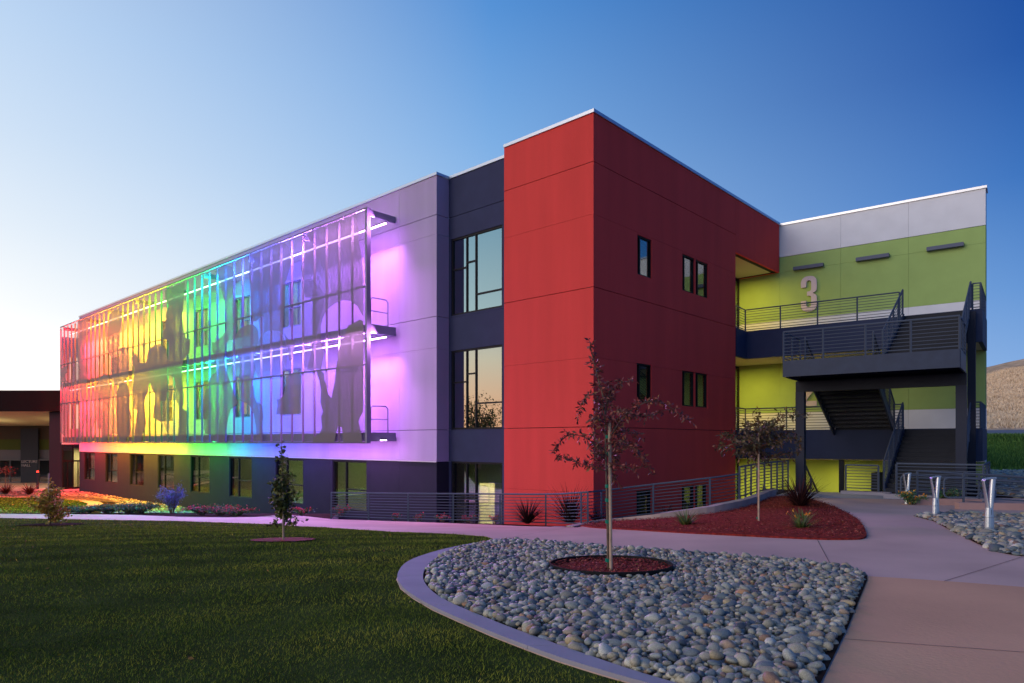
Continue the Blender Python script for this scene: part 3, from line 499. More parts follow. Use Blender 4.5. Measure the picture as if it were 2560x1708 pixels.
# ================================================================== CLASSROOM BUILDING
def subcells(a0, a1, z0, z1, holes):
    A = sorted({a0, a1, *[min(a1, max(a0, h[i])) for h in holes for i in (0, 1)]}); Z = sorted({z0, z1, *[min(z1, max(z0, h[i])) for h in holes for i in (2, 3)]})
    out = []
    for za, zb in zip(Z, Z[1:]):
        run = None
        for aa, ab in zip(A, A[1:]):
            ca, cz = (aa+ab)/2, (za+zb)/2
            hit = any(h[0] < ca < h[1] and h[2] < cz < h[3] for h in holes)
            if hit:
                if run: out.append((*run, za, zb)); run = None
            else: run = (run[0], ab) if run else (aa, ab)
        if run: out.append((*run, za, zb))
    return out
def panels(root, P, ac, zc, m, holes=(), th=.10, name='wall_panel', wide=(), skip=None, gap=.007):
    """P(a, d, z): along, outwards, up. One object per panel, separated by recessed joints; a dark backing wall behind."""
    for a0, a1 in zip(ac, ac[1:]):
        for z0, z1 in zip(zc, zc[1:]):
            if skip and skip((a0+a1)/2, (z0+z1)/2): continue
            g = lambda q: .011 if any(abs(q-w) < .01 for w in wide) else gap*.5
            mb = MB(P)
            e0 = .0 if a0 == ac[0] else gap*.5; e1 = 0 if a1 == ac[-1] else gap*.5
            f0 = 0 if z0 == zc[0] else g(z0); f1 = 0 if z1 == zc[-1] else g(z1)
            for c in subcells(a0+e0, a1-e1, z0+f0, z1-f1, holes): mb.box(c[0], c[1], -th, 0, c[2], c[3])
            if mb.v: obj(name, mb, m((a0+a1)/2, (z0+z1)/2) if callable(m) else m, root)
    mb = MB(P)
    for c in subcells(ac[0]+.02, ac[-1]-.02, zc[0], zc[-1]-.01, holes): mb.box(c[0], c[1], -.3, -th+.045 if False else -th-.001, c[2], c[3])
    obj('wall', mb, CORE, root)
def window(root, P, a0, a1, z0, z1, lites, fw=.07, dep=(-.16, -.04), gm=None, blind_sheet=None, bmat=None, fmat=None):
    """frame ring + mullions from the list of lite rectangles (fractions)"""
    w = a1-a0; h = z1-z0; mb = MB(P); fr = (dep[0], dep[1])
    mb.box(a0+.002, a1-.002, *fr, z0+.002, z0+fw); mb.box(a0+.002, a1-.002, *fr, z1-fw, z1-.002)
    mb.box(a0+.002, a0+fw, *fr, z0+fw, z1-fw); mb.box(a1-fw, a1-.002, *fr, z0+fw, z1-fw)
    rects = [(a0+fw+(w-2*fw)*l[0], a0+fw+(w-2*fw)*l[1], z0+fw+(h-2*fw)*l[2], z0+fw+(h-2*fw)*l[3]) for l in lites]
    cells = subcells(a0+fw, a1-fw, z0+fw, z1-fw, [(r[0]+(.03 if l[0] > 0 else 0), r[1]-(.03 if l[1] < 1 else 0), r[2]+(.03 if l[2] > 0 else 0), r[3]-(.03 if l[3] < 1 else 0)) for r, l in zip(rects, lites)])
    for c in cells: mb.box(c[0], c[1], fr[0]+.01, fr[1]-.01, c[2], c[3])
    f = obj('window', mb, fmat or FRAME, root)
    for r in rects:
        pm = MB(P); pm.box(r[0], r[1], (fr[0]+fr[1])/2-.004, (fr[0]+fr[1])/2+.004, r[2], r[3]); obj('pane', pm, gm or GLASS, f)
    if blind_sheet:
        bm_ = MB(P)
        for b in blind_sheet: bm_.box(a0+fw+(w-2*fw)*b[0], a0+fw+(w-2*fw)*b[1], fr[0]-.05, fr[0]-.04, z0+fw+(h-2*fw)*b[2], z0+fw+(h-2*fw)*b[3])
        obj('blind_sheet', bm_, bmat if bmat else INTD if (a0 < 10) else (WHITE if z0 > 0 else INT), f)
    return f
bld = thing('classroom_building', 'three storey classroom building with red corner block, navy recess and pale left wall', 'building', B(0, 0, -4.2))
PL = lambda a, d, z: B(-d, a, z)                # left faces, plane x'=0, a = y'
PN = lambda a, d, z: B(.66-d, a, z)             # navy recess
PR = lambda a, d, z: B(a, -d, z)                # right faces, plane y'=0
TOP_Z = 10.72
# red block, left face
panels(bld, PL, [.1, 3.98], [-4.3, -1.67, .5, 2.77, 5.06, 7.43, 9.14, TOP_Z], RED, wide=(.5, 5.06, 9.14))
RW = [(2.65, 3.62, 5.95, 7.36), (5.89, 6.88, 5.91, 7.34), (6.99, 8.05, 5.91, 7.34), (2.61, 3.60, 1.42, 2.81), (5.87, 6.87, 1.41, 2.80), (6.96, 8.0, 1.41, 2.80),
      (2.59, 3.6, -3.12, -1.72), (5.85, 6.87, -3.12, -1.72), (6.93, 7.95, -3.12, -1.72)]
panels(bld, PR, [0, 10.66], [-4.3, -1.67, .5, 2.77, 5.06, 7.43, 9.14, TOP_Z], RED, holes=RW, wide=(.5, 5.06, 9.14), th=.1)
panels(bld, PR, [10.67, 15.63], [8.37, TOP_Z], RED, th=.1)
for r in RW: window(bld, PR, *r, [(0, .22, 0, 1), (.22, 1, 0, 1)], fw=.05, gm=GLASSD, blind_sheet=[(0, 1, 0, 1)], bmat=TEAL)  # teal sheets added behind the panes to keep these windows dark
# red end walls
PE = lambda a, d, z: B(10.66+d, a, z)           # red body's hidden end, facing the breezeway
panels(bld, PE, [.1, 8.0], [-4.3, .5, 5.06, 8.36], RED)
PB = lambda a, d, z: B(a, 3.98+d, z)            # return of the red block into the navy recess
panels(bld, PB, [.1, .64], [-4.3, .5, 5.06, 9.14, TOP_Z], RED, th=.08)
# overhang above the breezeway
oh = MB(B); oh.box(10.70, 15.62, .32, 7.5, 8.40, 8.60); obj('soffit', oh, SOFFIT, bld)
for i in range(24):
    sl = MB(B); sl.box(10.72+.2*i, 10.72+.2*i+.185, .3, 7.5, 8.372, 8.398); obj('soffit_board', sl, SOFFIT, bld)
PO = lambda a, d, z: B(15.63+d, a, z)
panels(bld, PO, [.1, 6.0], [8.37, 9.14, TOP_Z], RED)
# navy recess
NW = [(4.69, 7.56, 5.13, 8.25), (4.69, 7.56, .51, 3.71), (4.69, 7.56, -4.05, -.78)]
panels(bld, PN, [3.98, 7.69], [-4.3, -.78, .5, 5.06, 9.14, TOP_Z], NAVY, holes=NW, wide=(9.14,))
def fr(a): return 1-(a)                          # picture order runs against y'
L1 = [(0, .52, 0, .21), (0, .52, .21, 1), (.52, .71, .0, .66), (.52, .71, .66, 1), (.71, 1, 0, .60), (.71, 1, .60, 1)]
L2 = [(0, .52, 0, .31), (0, .52, .31, 1), (.52, .71, .0, .70), (.52, .71, .70, 1), (.71, 1, 0, .60), (.71, 1, .60, 1)]
BL = [(.80, .995, .0, 1)]
window(bld, PN, *NW[0], L1, blind_sheet=BL); window(bld, PN, *NW[1], L2, blind_sheet=BL)
window(bld, PN, *NW[2], [(0, .52, .0, 1), (.52, .71, 0, .55), (.52, .71, .55, 1), (.71, 1, 0, 1)], gm=GLASSD)
# lilac end return
PE2 = lambda a, d, z: B(a, 7.69-d, z)
panels(bld, PE2, [.1, .66], [-4.3, -.79, .5, 3.76, 5.06, 8.37, 9.14, TOP_Z], lambda a, z: LILAC if z > -.79 else CHAR, wide=(.5, 5.06, 9.14), th=.08)
# long pale wall
BAYS = [12.43+5.345*i for i in range(8)]
LW = [(b, b+2.72, -3.15, -.87) for b in BAYS]+[(b+.2, b+2.2, 1.37, 3.76) for b in BAYS[1:5]]+[(b+.2, b+2.2, 5.90, 8.22) for b in BAYS[1:5]]
AC = [7.69, 10.09]+[15.4+5.345*i for i in range(8)]; AC[-1] = 53.9
panels(bld, PL, AC, [-4.3, -.79, .5, 3.8, 5.06, 8.37, 9.14, TOP_Z], lambda a, z: LILAC if z > -.79 else CHAR, holes=LW, wide=(.5, 5.06, 9.14))
lites0 = [(0, .62, 0, .42), (0, .62, .42, 1), (.62, 1, 0, 1)]
for i, h in enumerate(LW): window(bld, PL, *h, lites0, fw=.06, gm=GLASSD, fmat=FRAME if h[2] < 0 else mat('grey_window_frame', (.24, .22, .30), .6), blind_sheet=[(0, .60, 0, 1)] if i in (6, 7) else ([(0, 1, 0, 1)] if i > 7 else None))  # full white sheets added upstairs to pick up the LED colours
# far end wall, back and roof
PF = lambda a, d, z: B(a, 53.9+d, z)
panels(bld, PF, [.1, 14], [-4.3, -.79, 5.06, TOP_Z], lambda a, z: LILAC if z > -.79 else CHAR)
bk = MB(B); bk.box(14, 14.3, 8, 53.9, -4.3, TOP_Z); bk.box(10.9, 14.0, 7.8, 8.1, -4.3, TOP_Z); obj('back_wall', bk, LILAC, bld)
for z0, z1, nm in ((-4.16, -4.06, 'floor'), (.1, .5, 'floor'), (4.66, 5.06, 'floor'), (9.2, 9.55, 'roof')):
    m = MB(B); m.box(.32, 10.35, .31, 3.9, z0, z1); m.box(.98, 10.35, 3.9, 7.8, z0, z1); m.box(.32, 13.98, 8.2, 53.55, z0, z1)
    obj(nm, m, INT if nm == 'floor' else COPING, bld)
def coping(P, a0, a1, d0=-.32, d1=.05, z0=TOP_Z+.002, z1=10.83, root=None, m=COPING):
    m_ = MB(P); m_.box(a0, a1, d0, d1, z0, z1); return obj('coping', m_, m, root or bld)
coping(PL, -.05, 3.98); coping(PR, .32, 15.65, root=bld); coping(PN, 4.03, 7.60); coping(PL, 7.64, 53.95); coping(PE2, .321, .71, d0=0, d1=.05); coping(PO, .32, 6.0)
coping(PF, .33, 14); coping(PB, .33, .608, d0=-.3, d1=.048)
# metal trim between pale upper wall and charcoal base
tr = MB(PL); tr.box(7.69, 53.9, .001, .03, -.81, -.77); obj('trim', tr, COPING, bld)
# interior partitions and ceiling lights
ip = MB(B)
for z0, z1 in ((-4.05, .1), (.51, 4.65), (5.07, 9.19)):
    ip.box(6.0, 6.1, 8.0, 53.5, z0, z1)
    for b in BAYS: ip.box(.35, 6.0, b-1.7, b-1.6, z0, z1)
for (z0, z1) in ((-4.05, .1), (.51, 4.65), (5.07, 9.19)):
    ip.box(3.2, 3.3, 4.05, 7.66, z0, z1) if False else None
    ip.box(3.2, 3.3, 4.0, 7.55, z0, z1); ip.box(3.2, 3.3, 7.55, 8.5, z0+2.25, z1); ip.box(3.2, 3.3, 8.5, 10.6, z0, z1)
    ip.box(5.2, 5.3, 4.0, 10.6, z0, z1); ip.box(.99, 10.3, 3.90, 3.96, z0, z1)
obj('interior_wall', ip, INT, bld)
LAMPW = mat('lit_diffuser', (.8, .8, .7), .5, emit=(1.0, .98, .55, 7))
def ceiling_light(x, y, z, lx=1.4, ly=.35, e=26, col=(1, .96, .55)):
    m = MB(B); m.box(x-lx/2, x+lx/2, y-ly/2, y+ly/2, z-.08, z-.01); o = obj('ceiling_light', m, LAMPW, bld)
def area(name, loc, energy, col, sx_, sy_, rot=None, mat3=None, spread=PI, parent=None):
    ld = bpy.data.lights.new(name, 'AREA'); ld.shape = 'RECTANGLE'; ld.size = sx_; ld.size_y = sy_; ld.energy = energy; ld.color = col; ld.spread = spread
    o = bpy.data.objects.new(name, ld)
    COL.objects.link(o); M = (mat3 or Matrix.Identity(3)).to_4x4(); M.translation = loc; o.matrix_world = M
    return o
AXX = Vector((.675, .738, 0)); AXY = Vector((-.738, .675, 0)); AXZ = Vector((0, 0, 1))
def basis(xdir, zdir):
    """local x along xdir, light shines along -local z = zdir"""
    zl = (-zdir).normalized(); xl = xdir.normalized(); yl = zl.cross(xl).normalized(); return Matrix((xl, yl, zl)).transposed()
DOWN = basis(AXY, Vector((0, 0, -1)))
for i, b in enumerate(BAYS):
    if i in (0, 1, 2, 3, 4):
        for xx in (2.0, 4.4): ceiling_light(xx, b+1.3, .08)
        area('room_lamp', Vector(B(3.2, b+1.3, -.15)), (50, 60, 26, 70, 26)[i], (.70, 1.0, .22), .4, 1.6, mat3=DOWN)
    elif i in (6, 7): area('room_lamp', Vector(B(3.2, b+1.3, -.15)), 40, (.75, .9, 1.0), .4, 1.6, mat3=DOWN)
for z, e, c in ((-.1, 1000, (1, .80, .36)), (4.5, 30, (1, .93, .7)), (9.0, 110, (1, .93, .68))):
    area('room_lamp', Vector(B(4.2, 8.2, z)), e, c, .4, 1.6, mat3=DOWN)
    ceiling_light(4.2, 8.9, z+.08, .3, 1.2)

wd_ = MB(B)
for b in BAYS: wd_.box(5.93, 5.99, b-1.55, b+3.6, -4.05, -1.8)  # dark sheets stand in for the unlit lower back walls
for i, b in enumerate(BAYS[:5]): wd_.box(1.6, 2.3, b+.2+.3*i, b+1.5+.2*i, -4.05, -3.25); wd_.box(4.6, 5.2, b+1.2-.4*(i % 2), b+2.0, -4.05, -1.9)
wd_.box(.9, .95, BAYS[5]-.5, BAYS[5]+3.2, -4.05, .05)  # dark board added inside one window so its room looks unlit
obj('furnishing_and_shade', wd_, INTD, bld)
# ---- entrance wing behind the far end of the screen
ent = thing('entrance_wing', 'set back entrance wing with lit glazed lobby doors at the far left end', 'building', B(2.5, 57, -4.2))
PEn = lambda a, d, z: B(a, 57-d, z)
panels(ent, PEn, [-.5, 2.2, 6, 10], [-.2, 2.5, 5.06, 8.2, 9.3], WHITE, holes=[(.1, .35, 1.2, 3.4), (.6, .85, 1.2, 3.4), (1.1, 1.35, 1.2, 3.4), (.1, .35, 5.6, 7.6), (.6, .85, 5.6, 7.6)])
for z in (1.2, 5.6):
    m = MB(PEn); m.box(.0, 1.5, -.36, -.34, z-.1, z+2.3); obj('glowing_blind', m, mat('glowing_blind', (.7, .6, .5), .8, emit=(1, .75, .6, .9)), ent)  # sheet glows by itself in place of room light
em = MB(B); em.box(3.0, 10, 57.4, 66, 9.0, 9.28); em.box(2.8, 3.0, 57.4, 66, -.2, 9.28); em.box(-.4, 8, 57.32, 60.5, -.5, -.2); obj('wing_shell', em, CHAR, ent)
em = MB(B); em.box(-.4, 8, 60.3, 60.5, -4.2, -.5); obj('lobby_wall', em, mat('lobby_paint', (.50, .46, .26), .9), ent)
for i in range(5):
    a = -.48+.82*i; f = MB(PEn); f.box(a, a+.08, -.2, -.05, -4.2, -.2); f.box(a+.08, a+.82, -.2, -.05, -1.75, -1.6); f.box(a+.08, a+.82, -.2, -.05, -4.2, -4.0); f.box(a+.40, a+.46, -.19, -.06, -4.0, -1.75)
    if i % 2 == 0: f.box(a+.34, a+.36, -.05, -.01, -3.3, -2.7)
    o = obj('door_frame', f, FRAME, ent); p = MB(PEn); p.box(a+.08, a+.82, -.13, -.12, -4.0, -.2); obj('pane', p, GLASSD, o)
for x in (.6, 2.6): area('lobby_lamp', Vector(B(x, 58.8, -.6)), 110, (1, .85, .5), .5, 1.5, mat3=DOWN)

# ================================================================== PERFORATED SCREEN with catwalks
SCX = -1.52; S0, S1 = 10.36, 53.4
scr = thing('perforated_screen', 'huge perforated metal screen with head silhouettes, backlit in rainbow colours', 'screen', B(SCX, S0, -.03))
PSC = lambda a, d, z: B(SCX-d, a, z)
NP_ = 44; PW = (S1-S0)/NP_; ZS = [-.02, 3.2, 6.42, 9.61]
me_cache = {}
for i in range(NP_):
    for j in range(3):
        m = MB(); a0 = .012; a1 = PW-.012; z1 = ZS[j+1]-ZS[j]-.02
        if j not in me_cache:
            f_ = lambda a, d, z: (-d*.675-.738*a, -d*.738+.675*a, z)
            m = MB(f_); m.add([(a0, 0, .02), (a1, 0, .02), (a1, 0, z1), (a0, 0, z1)], [(0, 1, 2, 3)]); me_cache[j] = mesh_of('screen_panel', m, PERF)
        o = bpy.data.objects.new('screen_panel', me_cache[j]); link(o, scr); o.location = B(SCX, S0+i*PW, ZS[j])
fin = MB(lambda a, d, z: (-d*.675-.738*a, -d*.738+.675*a, z)); fin.box(-.010, .010, -.085, -.006, 0, 9.5); finm = mesh_of('fin', fin, FINM)
for i in range(NP_+1):
    o = bpy.data.objects.new('fin', finm); link(o, scr); o.location = B(SCX, S0+i*PW, ZS[0])
    e = MB(PSC); e.box(S0+i*PW-.014, S0+i*PW+.014, -.005, .015, ZS[0], ZS[3]); obj('panel_joint', e, SCREENM, scr)
for z in ZS:
    e = MB(PSC); e.box(S0, S1, -.06, .022, z-.03, z+.03); obj('rail', e, mat('rail_metal', (.13, .125, .16), .5), scr)
ep = MB(PSC); ep.box(S0-.13, S0-.02, -.16, .03, -.05, 9.64); obj('end_post', ep, mat('violet_grey_steel', (.20, .19, .28), .45), scr)
# silhouettes: zones of the same panels with fewer holes
for i, (k, pts) in enumerate(SILHOUETTES):
    tri = tessellate_polygon([[Vector((a, z, 0)) for a, z in pts]])
    m = MB(PSC); m.add([(a, .018+.002*i, z) for a, z in pts], [tuple(t) for t in tri]); obj('silhouette', m, PERFS[k], scr)
# catwalks behind the screen
def arm(z0, z1, a):
    m = MB(B); m.box(SCX+.17, -.02, a-.05, a+.05, z0, z1); return obj('bracket', m, mat('violet_grey_steel', (.20, .19, .28), .45), scr)
for a in (S0+.02, 15.4, 20.75, 26.1, 31.4, 36.75, 42.1, 47.4, 53.2):
    arm(9.36, 9.62, a)
    for z in (4.5, .0):
        if a > 11: arm(z, z+.30, a)
for z in (4.52, 0.04):
    m = MB(B); gd = MB(B); gd.box(SCX+.23, -.10, S0-.05, S1-.02, z+.17, z+.20); m.box(SCX+.17, SCX+.22, S0-.05, S1-.02, z, z+.36); m.box(-.09, -.04, S0-.05, S1-.02, z, z+.36); m.box(SCX+.17, -.04, S0-.10, S0-.055, z, z+.36)
    obj('catwalk', m, mat('violet_grey_steel', (.20, .19, .28), .45), scr)
    obj('grating', gd, GRATE, scr)
    # end guard rail
    g = MB(B); q = .31; zb = z+.36
    x0 = SCX+.2; x1 = SCX+.2+.88
    pts = [(x0, S0-.07, zb-.1), (x0, S0-.07, zb+1.0), (x0+.08, S0-.07, zb+1.1), (x1-.1, S0-.07, zb+1.1), (x1, S0-.07, zb+1.0), (x1, S0-.07, zb-.1)]
    g.tube(pts, .024); g.tube([(x0, S0-.07, zb+.55), (x1, S0-.07, zb+.55)], .02)
    obj('guard_rail', g, mat('violet_grey_steel', (.20, .19, .28), .45), scr)
# ---- LED strips; the lowest row is added to light the base wall
_seen = {}
def ordn(zi, nm):
    k = _seen[(zi, nm)] = _seen.get((zi, nm), 0)+1; return ('first', 'second', 'third', 'fourth', 'fifth', 'sixth')[k-1]+' '+nm
def cname(c):
    r, g, b = c
    if b > .9: return 'violet' if r > .5 else ('indigo' if r > .2 else 'blue')
    if b > .3: return 'cyan'
    if g > .9: return 'green' if r < .3 else 'lime'
    return 'yellow' if g > .5 else ('orange' if g > .2 else ('deep orange' if g > .08 else 'red'))
STOPS = [(9, (1.0, .42, 1.0)), (12, (.80, .26, 1.0)), (15, (.50, .17, 1.0)), (18, (.22, .16, 1.0)), (21, (.05, .14, 1.0)), (23.2, (.0, .26, 1.0)), (24.4, (.0, .55, .55)), (25.6, (.0, .85, .10)), (30.5, (.05, 1.0, .02)), (32.3, (.30, 1.0, .01)), (34.3, (1.0, .68, .01)), (38.5, (1.0, .55, .01)), (42.5, (1.0, .34, .01)), (46.5, (1.0, .14, .01)), (51, (1.0, .015, .04)), (60, (1.0, .01, .05))]
POW = [(9, .85), (11.5, .80), (14, .85), (20, 1.1), (24, 1.55), (30, 1.7), (35, 3.7), (44, 4.6), (50, 5.2), (60, 5.4)]
def led(a):
    for (p, c), (q, d) in zip(STOPS, STOPS[1:]):
        if a <= q:
            u = max(0, (a-p)/(q-p)); return tuple(c[i]+(d[i]-c[i])*u for i in range(3))
    return STOPS[-1][1]
NL = 22; SEG = (53.8-S0)/NL
for zi, (z, e) in enumerate(((9.08, 1.0), (4.36, .95), (.09, 1.5))):
    for i in range(NL):
        a = S0-.45+i*SEG; c = led(a+SEG/2); mxc = max(c)
        lum = .3*c[0]+.6*c[1]+.1*c[2]
        f = tag(obj('led_strip', MB(B).box(-.85, -.78, a, a+SEG-.06, z+.02, z+.07), STEELD), f"LED strip light, {'top row' if zi == 0 else ('middle row' if zi == 1 else 'added row in the lowest catwalk')}, {'last at the open right end' if i == 0 else ordn(zi, cname(c))+' stretch from the right'}", 'wall light', group='LED wall lights behind the screen')
        cc = tuple(min(1, .35*1+.65*x) for x in c)
        em = bpy.data.materials.new('led_lens'); em.use_nodes = True; bb = em.node_tree.nodes['Principled BSDF']; bb.inputs['Emission Color'].default_value = (*cc, 1); bb.inputs['Emission Strength'].default_value = 6.0
        lens = obj('lens', MB(B).box(-.855, -.775, a+.02, a+SEG-.08, z-.03, z+.018), em, f)
        w = LEDP*e*interp(a, POW)
        dirv = (AXX*.25+Vector((0, 0, -1))).normalized()
        area('led_lamp', Vector(B(-.81, a+SEG/2-.03, z-.045)), w*.50, c, SEG-.1, .07, mat3=basis(AXY, dirv))
        if zi < 2: area('led_wash', Vector(B(-.81, a+SEG/2-.03, z-.05)), w*1.8, c, SEG-.1, .07, mat3=basis(AXY, (AXX*.30+Vector((0, 0, -1))).normalized()), spread=math.radians(75))
        if zi < 2: area('led_spill', Vector(B(-.90, a+SEG/2-.03, z)), w*SPILL*interp(a, [(10, 3.2), (20, 2.6), (26, .8), (34, .45), (60, .32)]), c, SEG-.1, .07, mat3=basis(AXY, (-AXX+Vector((0, 0, -.5))).normalized()))
        if zi == 0: area('led_uplight', Vector(B(-.81, a+SEG/2-.03, z+.09)), w*.09, c, SEG-.1, .07, mat3=basis(AXY, Vector((0, 0, 1))))

# ================================================================== GREEN WING
wing = thing('green_wing', 'lime green three storey wing wall with white bands and the numeral 3', 'building', W(0, 0, -4.2))
PW_ = lambda a, d, z: W(a, d, z)
bandm = lambda a, z: WHITE if (z > 9.16 or 3.9 < z < 6.03 or -.85 < z < 1.45) else GREEN
panels(wing, PW_, [0, 2.84, 5.62, 8.4, 11.6], [-4.3, -.85, 1.45, 3.9, 6.03, 8.42, 9.16, TOP_Z], bandm, wide=(9.16,))
PWE = lambda a, d, z: W(-d, -a, z)
panels(wing, PWE, [.10, .8], [-4.3, -.85, 1.45, 3.9, 6.03, 8.42, 9.16, TOP_Z], bandm)
m = MB(W); m.box(-.001-.05, 11.6, -.32, .05, TOP_Z+.002, 10.83); m.box(-.051, .25, -.8, -.32, TOP_Z+.002, 10.83); obj('coping', m, COPING, wing)
m = MB(W); m.box(3, 11.6, -12, -.31, 9.2, 9.6); m.box(.31, 3, -.8, -.31, 9.2, 9.6); obj('roof', m, COPING, wing)
m = MB(W); m.box(3, 11.6, -12.3, -12.001, -4.3, TOP_Z); m.box(2.8, 3.0, -12.3, -.4, -4.3, TOP_Z); obj('back_wall', m, GREEN, wing)
for s in (6.35, 3.58, .76):
    m = MB(W); m.box(s, s+1.36, .02, .24, 8.38, 8.54); f = obj('light_fixture', m, FIXT, wing); m = MB(W); m.box(s+.3, s+1.0, .001, .02, 8.40, 8.52); obj('mount', m, STEELD, f)
# glazed wall closing the breezeway
for z0, z1 in ((-4.15, -.75), (.53, 3.85), (5.11, 8.35)):
    m = MB(W); s = 10.4
    for q in (.02, 1.1, 2.2, 3.3, 4.4): m.box(s, s+.1, q, q+.08, z0, z1)
    m.box(s, s+.1, .1, 4.4, z1-.1, z1); m.box(s, s+.1, .1, 4.4, z0, z0+.1)
    f = obj('window', m, FRAME, wing)
    m = MB(W); m.box(s+.04, s+.05, .1, 4.4, z0+.1, z1-.1); obj('pane', m, GLASSD, f)
m = MB(W); m.box(12.2, 12.3, -.5, 5.0, -4.2, 9.1); obj('inner_wall', m, INT, wing)
for z in (-1.1, 3.5, 8.1): area('corridor_lamp', Vector(W(11.5, 2.2, z)), 22, (1, .9, .5), .6, 2.0, mat3=DOWN)
# numerals, cut from plate and standing off the wall
def numeral(ch, sc, s_c, z0, h, wd, nm):
    cu = bpy.data.curves.new('numeral', 'FONT'); cu.body = ch; cu.extrude = .04; cu.size = 1.0; cu.align_x = 'CENTER'; cu.offset = .018
    t = bpy.data.objects.new('tmp', cu); COL.objects.link(t); dg = bpy.context.evaluated_depsgraph_get(); me = bpy.data.meshes.new_from_object(t.evaluated_get(dg)); bpy.data.objects.remove(t)
    return me
def plate(outline_sets, s_c, z0, name):
    """outline_sets: list of closed loops (x right, y up) in metres; outer first"""
    tri = tessellate_polygon([[Vector((x, y, 0)) for x, y in l] for l in outline_sets]); P = [p for l in outline_sets for p in l]; n_ = len(P)
    m = MB(W); vs = [(s_c-x, .10, z0+y) for x, y in P]+[(s_c-x, .03, z0+y) for x, y in P]
    fs = [tuple(t) for t in tri]; k = 0
    for l in outline_sets:
        for i in range(len(l)): fs.append((k+i, k+(i+1) % len(l), n_+k+(i+1) % len(l), n_+k+i))
        k += len(l)
    m.add(vs, fs); return obj(name, m, PINKW, wing)
def arcp(cx, cy, rx, ry, a0, a1, n=9): return [(cx+rx*math.cos(math.radians(a0+(a1-a0)*i/n)), cy+ry*math.sin(math.radians(a0+(a1-a0)*i/n))) for i in range(n+1)]
hw = .36; T = .24                                # numeral 3: condensed grotesque with square bowls
three = ([(-hw, 1.18)] + [(-hw, 1.40)] + arcp(-.06, 1.40, hw-.06, .30, 180, 90) + arcp(.06, 1.40, hw-.06, .30, 90, 0) + [(hw, 1.12)] + arcp(.10, 1.06, .26, .20, 0, -70, 5) + arcp(.10, .66, .26, .20, 70, 0, 5) +
         [(hw, .30)] + arcp(.06, .30, hw-.06, .30, 0, -90) + arcp(-.06, .30, hw-.06, .30, -90, -180) + [(-hw, .52), (-hw+T, .52), (-hw+T, .32)] + arcp(0, .30, .11, .10, 180, 360, 6) +
         [(.11, .62)] + arcp(.0, .66, .11, .10, 0, 90, 4) + [(-.08, .76), (-.08, .96)] + arcp(.0, 1.06, .11, .10, -90, 0, 4) + [(.11, 1.38)] + arcp(0, 1.40, .11, .10, 0, 180, 6) + [(-.12, 1.18)])
plate([three], 7.02, 6.32, 'numeral_three')
two = ([(-hw, 1.18), (-hw, 1.40)] + arcp(-.06, 1.40, hw-.06, .30, 180, 90) + arcp(.06, 1.40, hw-.06, .30, 90, 0) + [(hw, 1.05), (hw-.03, .90), (-.10, .30), (-.10, .24), (hw, .24), (hw, 0), (-hw, 0), (-hw, .30), (.08, .98), (.11, 1.10), (.11, 1.38)] + arcp(0, 1.40, .11, .10, 0, 180, 6) + [(-.12, 1.18)])
plate([two], 7.02, 1.75, 'numeral_two')

# ---- walkways (level 2 and 3)
NAVYM = mat('navy_fascia', (.028, .042, .10), .6, var=.06)
def railing(name, label, pts, h=1.02, bars=8, post=1.6, group=None, cat='railing', caps=False, m=RAILM, bot=.1, pr=.028):
    """pts: list of (x,y,z) world base points"""
    P = [Vector(p) for p in pts]
    t = thing(name, label, cat, tuple(P[0]), group)
    up = Vector((0, 0, h)); b = MB(); b.tube([p+up for p in P], pr*1.1, 6); obj('top_rail', b, m, t)
    for k in range(bars):
        zz = bot+(h-bot-.10)*k/(bars-1); b = MB(); b.tube([p+Vector((0, 0, zz)) for p in P], .0125 if k else .019, 5); obj('rail', b, m, t)
    D = [0]
    for a, c in zip(P, P[1:]): D.append(D[-1]+(c-a).length)
    stops = set()
    for i, d in enumerate(D):
        if i in (0, len(D)-1) or (P[i]-P[i-1]).angle(P[i+1]-P[i]) > .3: stops.add(d)
    n_ = max(1, round(D[-1]/post)); base = sorted(stops); out = []
    for a, c in zip(base, base[1:]):
        k = max(1, round((c-a)/post)); out += [a+(c-a)*i/k for i in range(k)]
    out.append(base[-1])
    for d in out:
        j = max(i for i in range(len(D)) if D[i] <= d+1e-6); j = min(j, len(P)-2); u = (d-D[j])/(D[j+1]-D[j]); p = P[j].lerp(P[j+1], u)
        b = MB(); b.box(p.x-.024, p.x+.024, p.y-.024, p.y+.024, p.z-.04, p.z+h-.01); obj('post', b, m, t)
    return t
